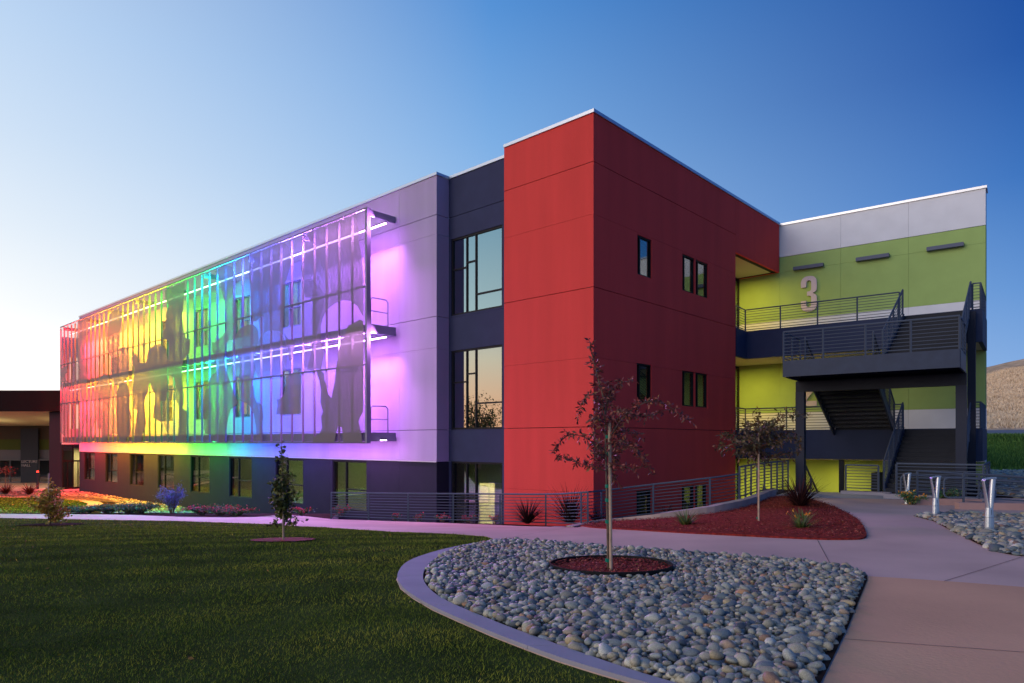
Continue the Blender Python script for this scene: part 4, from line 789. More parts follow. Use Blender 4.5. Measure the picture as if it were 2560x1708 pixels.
for z, nm in ((.52, 'second'), (5.1, 'third')):
    wk = thing('walkway', f'{nm} floor outdoor walkway with navy fascia across the lime green wall', 'walkway', W(5, 3, z))
    m = MB(W); m.box(.05, 9.0, .02, 3.2, z-.2, z); m.box(9.0, 12.0, .02, 4.75, z-.2, z); obj('deck', m, CONCG, wk)
    m = MB(W); m.box(-.05, 9.06, 3.2, 3.34, z-1.25, z+.02); m.box(8.94, 9.08, 3.341, 4.7, z-1.25, z+.02); obj('fascia', m, NAVYM, wk)
    m = MB(W); m.box(-.05, .09, .02, 3.199, z-1.25, z+.02); obj('fascia', m, NAVYM, wk)
    m = MB(W); m.box(.1, 9.0, .02, 3.19, z-1.2, z-1.1); m.box(9.001, 12.0, .02, 4.7, z-1.2, z-1.1); obj('soffit', m, SOFFIT, wk)
    for s in (10.4,):
        m = MB(W); m.tube([(9.9, 2.6, z-1.2), (9.9, 2.6, z-1.3)], .07, 10); obj('security_camera', m, WHITE, wk)
    railing('balcony_railing', f'{nm} floor balcony railing in front of the lime green wall, left of the stairs', [W(9.02, 4.65, z), W(9.02, 3.27, z), W(2.75 if z > 3 else 5.35, 3.27, z)], group='balcony railings')
    if z < 3: railing('balcony_railing', 'short second floor railing between the two stair flights', [W(2.95, 3.27, z), W(2.62, 3.27, z)], group='balcony railings')
    railing('balcony_railing', f'{nm} floor end railing at the right corner of the green wall', [W(.28, 3.27, z), W(.02, 3.27, z), W(.02, .1, z)], post=.8, group='balcony railings')
m = MB(W); m.tube([(9.9, 3.4, 8.37), (9.9, 3.4, 8.25)], .08, 10); obj('security_camera', m, WHITE, bld)
for z, e in ((-.95, 150), (3.75, 150), (8.25, 160)):
    area('breezeway_lamp', Vector(W(9.6, 2.3, z)), e, (1, .70, .10), .5, .5, mat3=DOWN)
area('breezeway_lamp', Vector(W(5.4, 1.6, -.95)), 55, (1, .68, .08), .3, .3, mat3=DOWN)

# ---- outdoor staircase
st = thing('outdoor_staircase', 'blue grey steel outdoor staircase with projecting middle landing on columns', 'staircase', W(2.7, 8, -1.88))
def flight(s0, s1, qa, za, qb, zb, n, soff=False):
    rise = (zb-za)/n; run = (qb-qa)/(n-1)
    for i in range(n):
        z = za+rise*(i+1); q = qa+run*i
        if i < n-1:
            m = MB(W); q0, q1 = sorted((q, q+run)); m.box(s0, s1, q0, q1, z-.05, z); m.box(s0, s1, min(q, q+.02*(1 if run > 0 else -1)), max(q, q+.02*(1 if run > 0 else -1)), z-rise+.001, z-.051); obj('step', m, STEELD, st)
        else:
            m = MB(W); m.box(s0, s1, min(q, q+.02), max(q, q+.02), z-rise+.001, z-.01); obj('step', m, STEELD, st)
    for s in (s0-.04, s1+.04):
        m = MB(W); dz = .14; sl = (zb-za)/(qb-qa)
        vs = [(s+e, q, zz) for e in (-.03, .03) for q, zz in ((qa, za-.22), (qb, zb-.24), (qb, zb+.10), (qa, za+.14))]
        m.add(vs, [(0,1,2,3),(7,6,5,4),(0,4,5,1),(1,5,6,2),(2,6,7,3),(3,7,4,0)]); obj('stringer', m, STEEL, st)
flight(.42, 2.55, 7.9, -1.77, 3.36, .52, 15)
flight(2.98, 5.15, 3.36, .52, 8.1, 2.82, 15)
flight(.42, 2.55, 8.1, 2.82, 3.36, 5.1, 15)
flight(5.45, 6.9, 7.4, -1.85, 3.6, -4.15, 15)
m = MB(W); m.box(.24, 5.33, 8.12, 10.30, 2.72, 2.80); obj('landing', m, STEELD, st)
m = MB(W); m.box(.2, 5.37, 10.30, 10.36, 2.27, 2.83); m.box(.2, 5.37, 8.08, 8.119, 2.27, 2.70); m.box(.18, .239, 8.08, 10.299, 2.27, 2.83); m.box(5.331, 5.39, 8.08, 10.299, 2.27, 2.83); obj('landing_beam', m, STEEL, st)
for s in (1.4, 2.75, 4.1):
    m = MB(W); m.box(s-.06, s+.06, 8.12, 10.29, 2.42, 2.715); obj('joist', m, STEELD, st)
m = MB(W); m.box(.15, 5.45, 8.18, 8.42, 1.86, 2.26); obj('cross_beam', m, STEELD, st)
for s, q, z1, w in ((5.3, 8.3, 2.26, .15), (.3, 8.3, 2.26, .15)):
    m = MB(W); m.box(s-w, s+w, q-w, q+w, -1.9, 1.858); m.box(s-w-.005, s+w+.005, q-w-.005, q+w+.005, 1.60, 1.62); obj('column', m, mat('column_paint', (.020, .026, .050), .5), st)
m = MB(W); m.box(.16, .42, 3.36, 3.60, -1.9, 5.0); obj('column', m, mat('column_paint', (.020, .026, .050), .5), st)
m = MB(W); m.box(4.85, 5.05, 3.05, 3.19, -4.2, -.75); obj('column', m, STEELD, st)
for a_, b_, s in ((8.1, 3.36, 5.25), (8.1, 3.36, 2.92)):
    pass
z = 2.82
railing('landing_railing', 'railing round the front and sides of the projecting stair landing', [W(5.36, 8.15, z), W(5.36, 10.32, z), W(.21, 10.32, z), W(.21, 8.15, z)], post=1.3)
def stair_rail(label, s, qa, za, qb, zb, group='stair railings'):
    railing('stair_railing', label, [W(s, qa, za+.1), W(s, qb, zb+.1)], h=.98, bars=7, post=1.2, group=group)
stair_rail('sloping railing left of the lower front flight', 2.62, 7.9, -1.77, 3.4, .52)
stair_rail('sloping railing right of the lower front flight, behind the column', .33, 7.9, -1.77, 3.4, .52)
stair_rail('sloping railing left of the upper flight to the third floor', 2.62, 8.1, 2.82, 3.4, 5.1)
stair_rail('sloping railing right of the upper flight by the end of the green wall', .33, 8.1, 2.82, 3.4, 5.1)
stair_rail('sloping railing left of the flight under the landing', 5.2, 3.4, .52, 8.1, 2.82)
stair_rail('sloping railing right of the flight under the landing', 2.92, 3.4, .52, 8.1, 2.82)
stair_rail('dark railing of the stairs down to the sunken area, behind the left column', 5.40, 7.4, -1.85, 3.6, -4.15)
m = MB(W); m.box(2.35, 3.9, 8.0, 8.5, -2.0, -1.74); tag(obj('stair_pad', m, CONCB), 'pale concrete pad under the foot of the stair railing', 'plinth')
railing('foot_railing', 'short railing on the concrete pad left of the stair foot', [W(3.8, 8.15, -1.74), W(2.75, 8.15, -1.74)], h=.92, bars=8, post=1.0)
m = MB(W); m.box(3.2, 3.5, 4.2, 5.0, -4.1, -1.2); tag(obj('utility_box', m, STEELD), 'dark utility cabinet in the sunken area by the yellow lit wall', 'cabinet')
# plinth and railing before the stairs
m = MB(W); m.box(-.55, 2.35, 9.35, 9.75, -2.4, -1.70); m.box(-.55, -.15, 5.5, 9.349, -2.4, -1.70); tag(obj('plinth', m, CONCB), 'pale concrete plinth wall under the railing before the stairs', 'plinth')
railing('plinth_railing', 'railing on the pale plinth before the lower stair flight', [W(2.0, 9.55, -1.70), W(-.35, 9.55, -1.70), W(-.35, 5.8, -1.70)], h=1.0, bars=8, post=1.9)
# ---- path railings over the sunken area
RL = [(x, y, H(x, y)-.02) for x, y in resample(RAIL_LINE+[(2.75, 21.0), (3.6, 21.35), (4.5, 21.25), (5.4, 20.95), (6.2, 20.9), (7.1, 21.35)], 46)]
railing('path_railing', 'long grey horizontal bar railing along the path before the navy and red walls', RL, h=1.0, post=1.85, bars=9)
RU = [(x, y, z_) for x, y, z_ in ((7.15, 21.45, -1.80), (7.55, 22.0, -1.78), (8.1, 22.75, -1.75), (8.9, 23.6, -1.72), (10.15, 25.1, -1.70))]
railing('kerb_railing', 'curved grey railing on the kerb wall beside the left stair column', RU, h=1.02, post=.62, bars=9)
# ---- ramp railings at right
def loop(t, x, y, z0, z1, w, m=RAILM, dx=(1, 0)):
    b = MB(); X = lambda k: (x+dx[0]*k, y+dx[1]*k)
    pts = [(*X(0), z1), (*X(-w+.1), z1), (*X(-w+.03), z1-.03), (*X(-w), z1-.10), (*X(-w), z0+.10), (*X(-w+.03), z0+.03), (*X(-w+.1), z0), (*X(0), z0)]
    b.tube(pts, .026, 8); obj('handrail_loop', b, m, t)
def ramp_rail(label, p0, p1, lw):
    P = [p0, tuple((a+b)/2 for a, b in zip(p0, p1)), p1]
    t = railing('ramp_railing', label, P, h=1.0, post=1.7, bars=8, group='ramp railings')
    d = Vector((p1[0]-p0[0], p1[1]-p0[1])).normalized()
    loop(t, p0[0], p0[1], p0[2]+.30, p0[2]+.86, lw, dx=(d.x, d.y))
    b = MB(); o_ = Vector((-d.y, d.x, 0))*-.08; b.tube([Vector(p)+Vector((0, 0, .86))+o_ for p in P], .022, 8); obj('handrail', b, RAILM, t); return t
ramp_rail('farther ramp railing with looped handrail behind the bollards', (12.17, 20.5, -1.86), (22, 18.6, -2.5), .45)
ramp_rail('nearer ramp railing with looped handrail, starting behind the middle bollard', (12.83, 19.4, -1.88), (21.5, 17.6, -2.45), .5)
PINKC = mat('pink_concrete', (.42, .26, .24), .85, bump=.15, var=.1)
for a_, b_, lab in (((11.75, 20.15), (13.6, 19.75), 'low pink concrete kerb by the flowering shrub'), ((12.05, 18.4), (20.5, 16.9), 'long low pink concrete kerb behind the right cobble bed')):
    m = MB(); d = Vector((b_[0]-a_[0], b_[1]-a_[1])); q = Vector((-d.y, d.x)).normalized()*.25; n_ = 8
    for i in range(n_):
        x0, y0 = a_[0]+d.x*i/n_, a_[1]+d.y*i/n_; x1, y1 = a_[0]+d.x*(i+1)/n_, a_[1]+d.y*(i+1)/n_; z0 = H(x0, y0); z1 = H(x1, y1)
        m.add([(x0, y0, z0-.2), (x1, y1, z1-.2), (x1+q.x, y1+q.y, z1-.2), (x0+q.x, y0+q.y, z0-.2), (x0, y0, z0+.2), (x1, y1, z1+.2), (x1+q.x, y1+q.y, z1+.2), (x0+q.x, y0+q.y, z0+.2)], [(4,5,6,7),(0,1,5,4),(2,3,7,6)]+([(3,0,4,7)] if i == 0 else [])+([(1,2,6,5)] if i == n_-1 else []))
    tag(obj('ramp_kerb', m, PINKC), lab, 'kerb')

# ================================================================== LECTURE HALL far left
hall = thing('lecture_hall', 'dark lecture hall with deep canopy roof and tall dark panel at far left', 'building', (-50, 66, -4.2))
MAROON = mat('dark_maroon_fascia', (.008, .005, .006), .9)
m = MB(); m.box(-95, -39.75, 60, 60.5, 2.72, 4.55); obj('canopy_fascia', m, MAROON, hall)
m = MB(); m.box(-95, -39.8, 60.501, 78, 4.1, 4.4); obj('roof', m, CHAR, hall)
for i in range(16):
    y0 = 60.6+i*.62; m = MB(); m.add([(-94, y0, 2.74+i*.055*-1.2), (-40.0, y0, 2.74+i*.055*-1.2), (-40.0, y0+.6, 2.74-(i+1)*.066), (-94, y0+.6, 2.74-(i+1)*.066), (-94, y0, 2.84-i*.066), (-40.0, y0, 2.84-i*.066), (-40.0, y0+.6, 2.84-(i+1)*.066), (-94, y0+.6, 2.84-(i+1)*.066)],
        [(3,2,1,0),(4,5,6,7),(0,1,5,4),(1,2,6,5),(2,3,7,6),(3,0,4,7)]); obj('soffit_board', m, SOFFIT, hall)
PH = lambda a, d, z: (a, 70.5-d, z)
bandh = lambda a, z: {0: mat('brown_band', (.06, .045, .035), .9), 1: mat('olive_band', (.06, .075, .02), .9), 2: mat('grey_band', (.11, .105, .13), .9)}[0 if z > .3 else (1 if z > -.79 else 2)]
panels(hall, PH, [-95, -80, -66, -50.52, -48.7, -40], [-1.76, -.79, .3, 3.0], bandh)
m = MB(); m.box(-50.5, -48.72, 70.15, 70.36, -4.2, 1.4); obj('sign_panel', m, mat('slate_panel', (.030, .034, .05), .7), hall)
def text(body, x, y, z, size, mt, parent, nm='lettering'):
    cu = bpy.data.curves.new(nm, 'FONT'); cu.body = body; cu.size = size; cu.extrude = .03; cu.space_line = .95
    t = bpy.data.objects.new('tmp', cu); COL.objects.link(t); t.location = (x, y, z); t.rotation_euler = (PI/2, 0, 0)
    bpy.context.view_layer.update(); dg = bpy.context.evaluated_depsgraph_get(); me = bpy.data.meshes.new_from_object(t.evaluated_get(dg)); me.transform(t.matrix_world); bpy.data.objects.remove(t)
    me.materials.clear(); me.materials.append(mt); o = bpy.data.objects.new(nm, me); link(o, parent); return o
text('LECTURE\nHALL', -50.38, 70.12, -2.13, .40, mat('letter_paint', (.30, .28, .32), .6), hall)
for a, b in ((-66, -50.55), (-48.68, -41)):
    n_ = max(1, round((b-a)/1.1)); w = (b-a)/n_
    for i in range(n_):
        x0 = a+i*w; m = MB(); m.box(x0, x0+.07, 70.2, 70.34, -4.2, -1.77); m.box(x0+.07, x0+w, 70.2, 70.34, -1.88, -1.77); m.box(x0+.07, x0+w, 70.2, 70.34, -4.2, -4.05)
        f = obj('window', m, mat('mullion', (.10, .10, .12), .5), hall); m = MB(); m.box(x0+.07, x0+w, 70.26, 70.27, -4.05, -1.88); obj('pane', m, GLASSD, f)
m = MB(); m.box(-95, -40, 74, 74.2, -4.2, 4); obj('inner_wall', m, INTD, hall)
m = MB(); m.box(-41.05, -39.85, 60.55, 61.9, -4.25, 2.70); obj('column', m, mat('dark_column', (.018, .016, .028), .7), hall)
for x in (-70, -60, -50, -43): area('canopy_lamp', Vector((x, 66, .4)), 34, (1, .78, .35), 2.5, 1.2, mat3=Matrix(((1, 0, 0), (0, -1, 0), (0, 0, -1))))
area('apron_lamp', Vector((-44, 65, 1.6)), 160, (1, .66, .3), 1, 1)
area('apron_lamp', Vector((-55, 65, 1.6)), 120, (1, .66, .3), 1, 1)
# small beacon post and street sign post by the hall
m = MB(); m.box(-42.45, -42.30, 60.9, 61.05, -4.2, -2.7); t = obj('beacon_post', m, STEELD); tag(t, 'slim post with a small red light before the lecture hall', 'post')
m = MB(); m.tube([(-42.37, 60.97, -2.7), (-42.37, 60.97, -2.56)], .09, 8); obj('beacon', m, mat('red_beacon', (.5, .02, .02), .4, emit=(1, .05, .03, 3)), t)

# ================================================================== HILL AND ROAD at right
def hz(x, y):
    base = -1.95
    r = .012*(x-45)
    if y < 44: return base
    if y < 60: t = (y-44)/16; return base+(2.45+r)*(t*t*(3-2*t))
    if y < 66: return base+2.45+r+.10*(y-60)
    t = (y-66); k = 8.5*(1-math.exp(-t/26))+max(-5, .20*(x-80))*min(1, t/36)+.5*noise.noise(Vector((x*.13, y*.13, 3)))*min(1, t/8)
    return base+3.05+r+max(0, k)+.35*noise.noise(Vector((x*.07, y*.07, 0)))*min(1, t/8)
def terrain(name, x0, x1, y0, y1, nx, ny, m, label, off=0.0, xf=None):
    V = []
    for j in range(ny+1):
        for i in range(nx+1):
            x = x0+(x1-x0)*i/nx; y = y0+(y1-y0)*j/ny; V.append((x, y, hz(x, y)+off))
    Fq = [(j*(nx+1)+i, j*(nx+1)+i+1, (j+1)*(nx+1)+i+1, (j+1)*(nx+1)+i) for j in range(ny) for i in range(nx)]
    o = soup(name, np.array(V), np.array(Fq), m, smooth=True); tag(o, label, kind=STRUCT); return o
terrain('dry_hill', 34, 150, 65.8, 190, 70, 80, mat('dry_grass_soil', (.56, .39, .25), .95, bump=.9, bscale=2.5, spec=0, var=.35, vscale=.5), 'hill covered with dry pale grass behind the building')
terrain('green_slope', 27, 120, 43.5, 60.3, 60, 24, mat('green_slope_soil', (.07, .16, .025), 1, spec=0, bump=.8, bscale=6, var=.35, vscale=.8), 'green grass slope below the hillside road')
terrain('road', 30, 140, 60.2, 66.0, 60, 6, mat('grey_road', (.17, .18, .21), .85, bump=.1), 'narrow grey road running across the foot of the dry hill', off=.05)
m = MB()
for i in range(40):
    x0 = 32+i*2.5; m.add([(x0, 60.6, hz(x0, 60.6)+.07), (x0+2.5, 60.6, hz(x0+2.5, 60.6)+.07), (x0+2.5, 60.9, hz(x0+2.5, 60.9)+.07), (x0, 60.9, hz(x0, 60.9)+.07)], [(0, 1, 2, 3)])
tag(obj('road_edge_line', m, WHITE), kind=STRUCT, label='pale edge line along the near side of the hillside road')

# ================================================================== COBBLES
PEB = [(0, (0.060, 0.082, 0.103)), (.10, (0.146, 0.181, 0.189)), (.20, (0.344, 0.327, 0.249)), (.32, (0.215, 0.241, 0.224)), (.42, (0.396, 0.310, 0.172)), (.52, (0.095, 0.129, 0.163)), (.60, (0.473, 0.439, 0.327)), (.70, (0.181, 0.155, 0.120)), (.78, (0.568, 0.542, 0.447)), (.86, (0.206, 0.241, 0.232)), (.92, (0.396, 0.215, 0.112)), (.96, (0.069, 0.077, 0.086)), (1, (0.060, 0.082, 0.103))]
COB = ramp_mat('river_cobble', PEB, .55, bump=.35, bscale=120, noise_mix=.28, spec=.35)
def ico(sub):
    bm = bmesh.new(); bmesh.ops.create_icosphere(bm, subdivisions=sub, radius=1); V = np.array([v.co[:] for v in bm.verts]); Fq = np.array([[v.index for v in f.verts] for f in bm.faces]); bm.free(); return V, Fq
IV1, IF1 = ico(1); IV2, IF2 = ico(2)
def stone_variants(IV, k):
    o = []
    for i in range(k):
        am = .30 if i % 3 == 0 else .16; r = np.array([1+am*noise.noise(Vector(v)*1.1+Vector((i*7.3, 0, 0)))+.05*noise.noise(Vector(v)*2.6+Vector((0, i*3.1, 0))) for v in IV])
        p = np.sign(IV)*np.abs(IV)**.88; o.append(p*r[:, None])
    return o
V1s, V2s = stone_variants(IV1, 10), stone_variants(IV2, 14)
def rotm(n, tilt):
    a = rng.uniform(0, 2*PI, n); tx = rng.normal(0, tilt, n); ty = rng.normal(0, tilt, n)
    ca, sa = np.cos(a), np.sin(a); cx_, sx_ = np.cos(tx), np.sin(tx); cy_, sy_ = np.cos(ty), np.sin(ty); z0 = np.zeros(n); o1 = np.ones(n)
    Rz = np.stack([ca, -sa, z0, sa, ca, z0, z0, z0, o1], 1).reshape(n, 3, 3); Rx = np.stack([o1, z0, z0, z0, cx_, -sx_, z0, sx_, cx_], 1).reshape(n, 3, 3); Ry = np.stack([cy_, z0, sy_, z0, o1, z0, -sy_, z0, cy_], 1).reshape(n, 3, 3)
    return Rx @ Ry @ Rz
def cobble_bed(name, label, poly, hole, spacing, base, nbig, hole_r=0, near=0):
    root = thing(name, label, 'cobbles', (poly[0][0], poly[0][1], H(*poly[0])))
    x0 = min(p[0] for p in poly); x1 = max(p[0] for p in poly); y0 = min(p[1] for p in poly); y1 = max(p[1] for p in poly)
    pts = []
    for lay, (sp, dz) in enumerate(((spacing, .0), (spacing*1.35, .030), (spacing*2.0, .052))):
        gx = np.arange(x0, x1, sp); gy = np.arange(y0, y1, sp*.9)
        X, Y = np.meshgrid(gx, gy); X = X+(np.arange(len(gy)) % 2)[:, None]*sp/2; X = X.ravel()+rng.uniform(-.38, .38, X.size)*sp; Y = Y.ravel()+rng.uniform(-.38, .38, Y.size)*sp
        k = np_inside(X, Y, poly)
        for bx_, by_ in ((8.71, 12.46), (9.96, 16.05)): k &= np.hypot(X-bx_, Y-by_) > .19
        if hole_r: k &= np.hypot(X-hole[0], Y-hole[1]) > hole_r
        X, Y = X[k], Y[k]; pts.append(np.stack([X, Y, np_H(X, Y)+.03+dz+rng.uniform(-.010, .014, len(X))], 1))
    C_ = np.concatenate(pts); n = len(C_)
    L_ = base*np.clip(rng.lognormal(0, .40, n), .5, 2.4); asp = rng.uniform(.62, .92, n); fl = rng.uniform(.42, .72, n)
    S_ = np.stack([L_, L_*asp, L_*fl], 1)/2
    dist = np.hypot(C_[:, 0], C_[:, 1]); kk = np.abs(C_[:, 0])/C_[:, 1] < .75; score = L_/dist*np.where(kk & (C_[:, 1] > 4.75), 1, 0)
    order = np.argsort(-score); big = order[:nbig]; rest = order[nbig:]
    Rm = rotm(n, .28)
    meshes = []
    for i, V in enumerate(V2s):
        key = 'cobble_mesh%d' % i
        me = bpy.data.meshes.get(key)
        if me is None:
            me = bpy.data.meshes.new(key); me.from_pydata([tuple(v) for v in V], [], [tuple(int(q) for q in f) for f in IF2]); me.shade_smooth(); me.materials.append(COB)
        meshes.append(me)
    for j in big:
        o = bpy.data.objects.new('cobble', meshes[int(rng.integers(0, len(meshes)))]); COL.objects.link(o); o.parent = root; o.matrix_parent_inverse = Matrix.Translation(-root.location)
        M = Matrix([[float(Rm[j, r, c]*S_[j, c]) for c in range(3)] for r in range(3)]).to_4x4(); M.translation = Vector([float(q) for q in C_[j]]); o.matrix_basis = M
    # the rest, joined: nearer stones with the finer mesh
    VV, FF, TT = [], [], []; off = 0
    for fine in (True, False):
        sel = [j for j in rest if (dist[j] < near) == fine]
        IVs, IFs = (V2s, IF2) if fine else (V1s, IF1)
        if not sel: continue
        sel = np.array(sel); var = rng.integers(0, len(IVs), len(sel)); A = np.stack(IVs)[var]
        P = np.einsum('nij,nvj->nvi', Rm[sel], A*S_[sel][:, None, :])+C_[sel][:, None, :]
        nv = P.shape[1]; VV.append(P.reshape(-1, 3)); FF.append((IFs[None]+(np.arange(len(sel))*nv)[:, None, None]).reshape(-1, 3)+off); TT.append(np.repeat(rng.uniform(0, 1, len(sel)), nv)); off += len(sel)*nv
    soup('cobble_cover', np.concatenate(VV), np.concatenate(FF), COB, tint=np.concatenate(TT), parent=root, smooth=True, kind='stuff')
    return root
INNER = I_[2:]+[(1.9, 3.9), (2.1, 4.27)]
BED1 = [p for p in I_[2:88]]+ROCK_TOP[::-1][:-1]
def shrink(poly, d):
    cx_ = sum(p[0] for p in poly)/len(poly); cy_ = sum(p[1] for p in poly)/len(poly); o = []
    for i, p in enumerate(poly):
        a = poly[i-1]; b = poly[(i+1) % len(poly)]; t = Vector((b[0]-a[0], b[1]-a[1])).normalized(); nrm = Vector((-t.y, t.x))
        q = (p[0]+nrm.x*d, p[1]+nrm.y*d)
        if not inside(*q, poly): q = (p[0]-nrm.x*d, p[1]-nrm.y*d)
        o.append(q)
    return o
RC = (1.32, 9.14); RR = .80
tag(drape('cobble_bed_floor', BED1, SOIL, .034), kind=STRUCT, label='dark soil under the big cobble bed')
cobble_bed('cobble_bed', 'large bed of mixed grey, blue and tan river cobbles in the foreground', shrink(BED1, .05), RC, .056, .071, 300, RR+.05, near=8)
tag(drape('cobble_bed_floor', ROCK2, SOIL, .034), kind=STRUCT, label='dark soil under the right cobble bed')
cobble_bed('cobble_bed', 'smaller bed of blue grey cobbles round the steel bollards at right', shrink(ROCK2, .04), (0, 0), .075, .095, 300, 0, near=0)
# red mulch ring with black edging round the near tree
ring = thing('tree_ring', 'round bed of red bark mulch with black plastic edging at the near tree', 'tree ring', (RC[0], RC[1], H(*RC)))
RP = [(RC[0]+RR*math.cos(2*PI*i/40), RC[1]+RR*math.sin(2*PI*i/40)) for i in range(40)]
m = MB(); N_ = len(RP)
for i in range(N_):
    a, b = RP[i], RP[(i+1) % N_]; s = 1.022; a2 = (RC[0]+(a[0]-RC[0])*s, RC[1]+(a[1]-RC[1])*s); b2 = (RC[0]+(b[0]-RC[0])*s, RC[1]+(b[1]-RC[1])*s)
    vs = [(*p, H(*p)) for p in (a, b, b2, a2)]+[(*p, H(*p)+.125) for p in (a, b, b2, a2)]; m.add(vs, [(4,5,6,7),(0,1,5,4),(2,3,7,6)])
obj('edging', m, BLACKP, ring)
mo = drape('mulch', RP, MULCH, .055, parent=None, fn=mound(RP, .03)); mo.parent = ring; mo.matrix_parent_inverse = Matrix.Translation(-ring.location)
ch = chips(RP, 2600, CHIP, .045, .09); ch.parent = ring; ch.matrix_parent_inverse = Matrix.Translation(-ring.location)
# far rock slope behind the ramp
m_ = [(19, 22), (23, 20), (60, 30), (60, 45), (27, 45)]
def sc_stones(poly, n, base, name, label):
    x0 = min(p[0] for p in poly); x1 = max(p[0] for p in poly); y0 = min(p[1] for p in poly); y1 = max(p[1] for p in poly)
    X = rng.uniform(x0, x1, n*3); Y = rng.uniform(y0, y1, n*3); k = np_inside(X, Y, poly) & (X/Y < .95) & (X/Y > .6); X = X[k][:n]; Y = Y[k][:n]; n = len(X)
    C_ = np.stack([X, Y, np_H(X, Y)+.02], 1); L_ = base*rng.uniform(.6, 1.6, n); S_ = np.stack([L_, L_*.8, L_*.6], 1)/2; Rm = rotm(n, .3)
    A = np.stack(V1s)[rng.integers(0, 10, n)]; P = np.einsum('nij,nvj->nvi', Rm, A*S_[:, None, :])+C_[:, None, :]; nv = P.shape[1]
    tag(soup(name, P.reshape(-1, 3), (IF1[None]+(np.arange(n)*nv)[:, None, None]).reshape(-1, 3), COB, tint=np.repeat(rng.uniform(0, 1, n), nv), smooth=True), label, kind='stuff')
sc_stones([(17, 23), (19, 20), (60, 30), (60, 45), (27, 45), (20, 30)], 7000, .26, 'rock_slope', 'field of grey stones beyond the ramp railings')

# ================================================================== BOLLARDS
def bollard(x, y, s, label, rot=0):
    z0 = H(x, y)+.02; t = thing('bollard', label, 'bollard', (x, y, z0), 'forked steel bollards in the right cobble bed')
    X = lambda dx, dy, z: (x+dx*math.cos(rot)-dy*math.sin(rot), y+dx*math.sin(rot)+dy*math.cos(rot), z0+z*s)
    def sect(pts, n=14):
        """pts: (cx, z, rx, ry)"""
        vs = []; fs = []
        for cx_, z, rx, ry in pts: vs += [X(cx_+rx*math.cos(2*PI*k/n), ry*math.sin(2*PI*k/n), z) for k in range(n)]
        for i in range(len(pts)-1):
            for k in range(n): fs.append((i*n+k, i*n+(k+1) % n, (i+1)*n+(k+1) % n, (i+1)*n+k))
        fs.append(tuple(range(n-1, -1, -1))); fs.append(tuple(range((len(pts)-1)*n, len(pts)*n))); m = MB(); m.add(vs, fs); return m
    obj('base', sect([(0, 0, .090, .07), (0, .30, .080, .06)]), ALU, t, smooth=False)
    obj('stem', sect([(0, .305, .080, .06), (.0, .40, .073, .056), (.0, .48, .068, .052)]), ALU, t)
    b = obj('thick_arm', sect([(.024, .481, .044, .05), (.036, .62, .045, .047), (.052, .80, .048, .045), (.068, .95, .050, .043), (.073, 1.0, .050, .043)]), ALU, t)
    obj('thin_arm', sect([(-.030, .481, .028, .045), (-.052, .60, .018, .04), (-.085, .78, .013, .036), (-.112, .92, .013, .034), (-.118, .965, .014, .034)]), ALU, t)
    m = MB(); P = [(-.118, .962), (-.112, .985), (-.092, .998), (-.04, 1.01), (.02, 1.02), (.07, 1.022), (.112, 1.02)]
    for i, ((xa, za), (xb, zb)) in enumerate(zip(P, P[1:])):
        h0, h1 = .016+.008*i/5, .016+.008*(i+1)/5
        vs = [X(xa, -.04, za-h0*.5), X(xb, -.04, zb-h1*.5), X(xb, .04, zb-h1*.5), X(xa, .04, za-h0*.5), X(xa, -.04, za+h0*.5), X(xb, -.04, zb+h1*.5), X(xb, .04, zb+h1*.5), X(xa, .04, za+h0*.5)]
        m.add(vs, [(3,2,1,0),(4,5,6,7),(0,1,5,4),(2,3,7,6)]+([(3,0,4,7)] if i == 0 else [])+([(1,2,6,5)] if i == len(P)-2 else []))
    obj('cap', m, ALU, t)
    m = MB(); vs = [X(-.004, -.0625, .02), X(.004, -.0625, .02), X(.004, -.055, .44), X(-.004, -.055, .44)]; m.add(vs, [(0, 1, 2, 3)]); obj('seam', m, STEELD, t)
    m = MB(); m.tube([(x, y, z0-.06), (x, y, z0+.015)], .15, 16); obj('footing', m, mat('pink_concrete', (.42, .26, .24), .85, bump=.15, var=.1), t); return t
bollard(8.71, 12.46, 1.0, 'nearest forked steel bollard, rightmost, standing among the cobbles', .1)
bollard(9.96, 16.05, .95, 'middle forked steel bollard at the left tip of the cobble bed', .1)
bollard(11.75, 20.3, .91, 'farthest forked steel bollard beside the flowering shrub', .1)

# ================================================================== PLANTS
LEAFR = ramp_mat('purple_leaf', [(0, (.07, .016, .020)), (.35, (.18, .032, .038)), (.6, (.30, .060, .050)), (.8, (.12, .050, .035)), (.92, (.36, .12, .05)), (1, (.07, .016, .020))], .5)
LEAFD = ramp_mat('dusky_leaf', [(0, (.03, .03, .015)), (.4, (.07, .055, .025)), (.65, (.11, .045, .030)), (.85, (.09, .09, .03)), (1, (.18, .08, .03))], .5)
LEAFG = ramp_mat('green_leaf', [(0, (.025, .040, .010)), (.4, (.07, .085, .018)), (.75, (.13, .13, .025)), (.9, (.22, .17, .03)), (1, (.04, .06, .02))], .5)
LEAFY = ramp_mat('autumn_leaf', [(0, (.24, .11, .02)), (.3, (.46, .25, .035)), (.6, (.62, .38, .05)), (.8, (.36, .32, .05)), (1, (.52, .19, .04))], .6)
LEAFB = ramp_mat('blue_grey_leaf', [(0, (.05, .10, .24)), (.5, (.09, .16, .36)), (1, (.18, .27, .46))], .6)
LEAFM = ramp_mat('shrub_green', [(0, (.015, .07, .035)), (.5, (.04, .15, .06)), (.85, (.10, .22, .06)), (1, (.24, .16, .04))], .6)
BERRY = ramp_mat('red_blossom', [(0, (.5, .02, .05)), (.6, (.7, .04, .08)), (1, (.6, .10, .2))], .6)
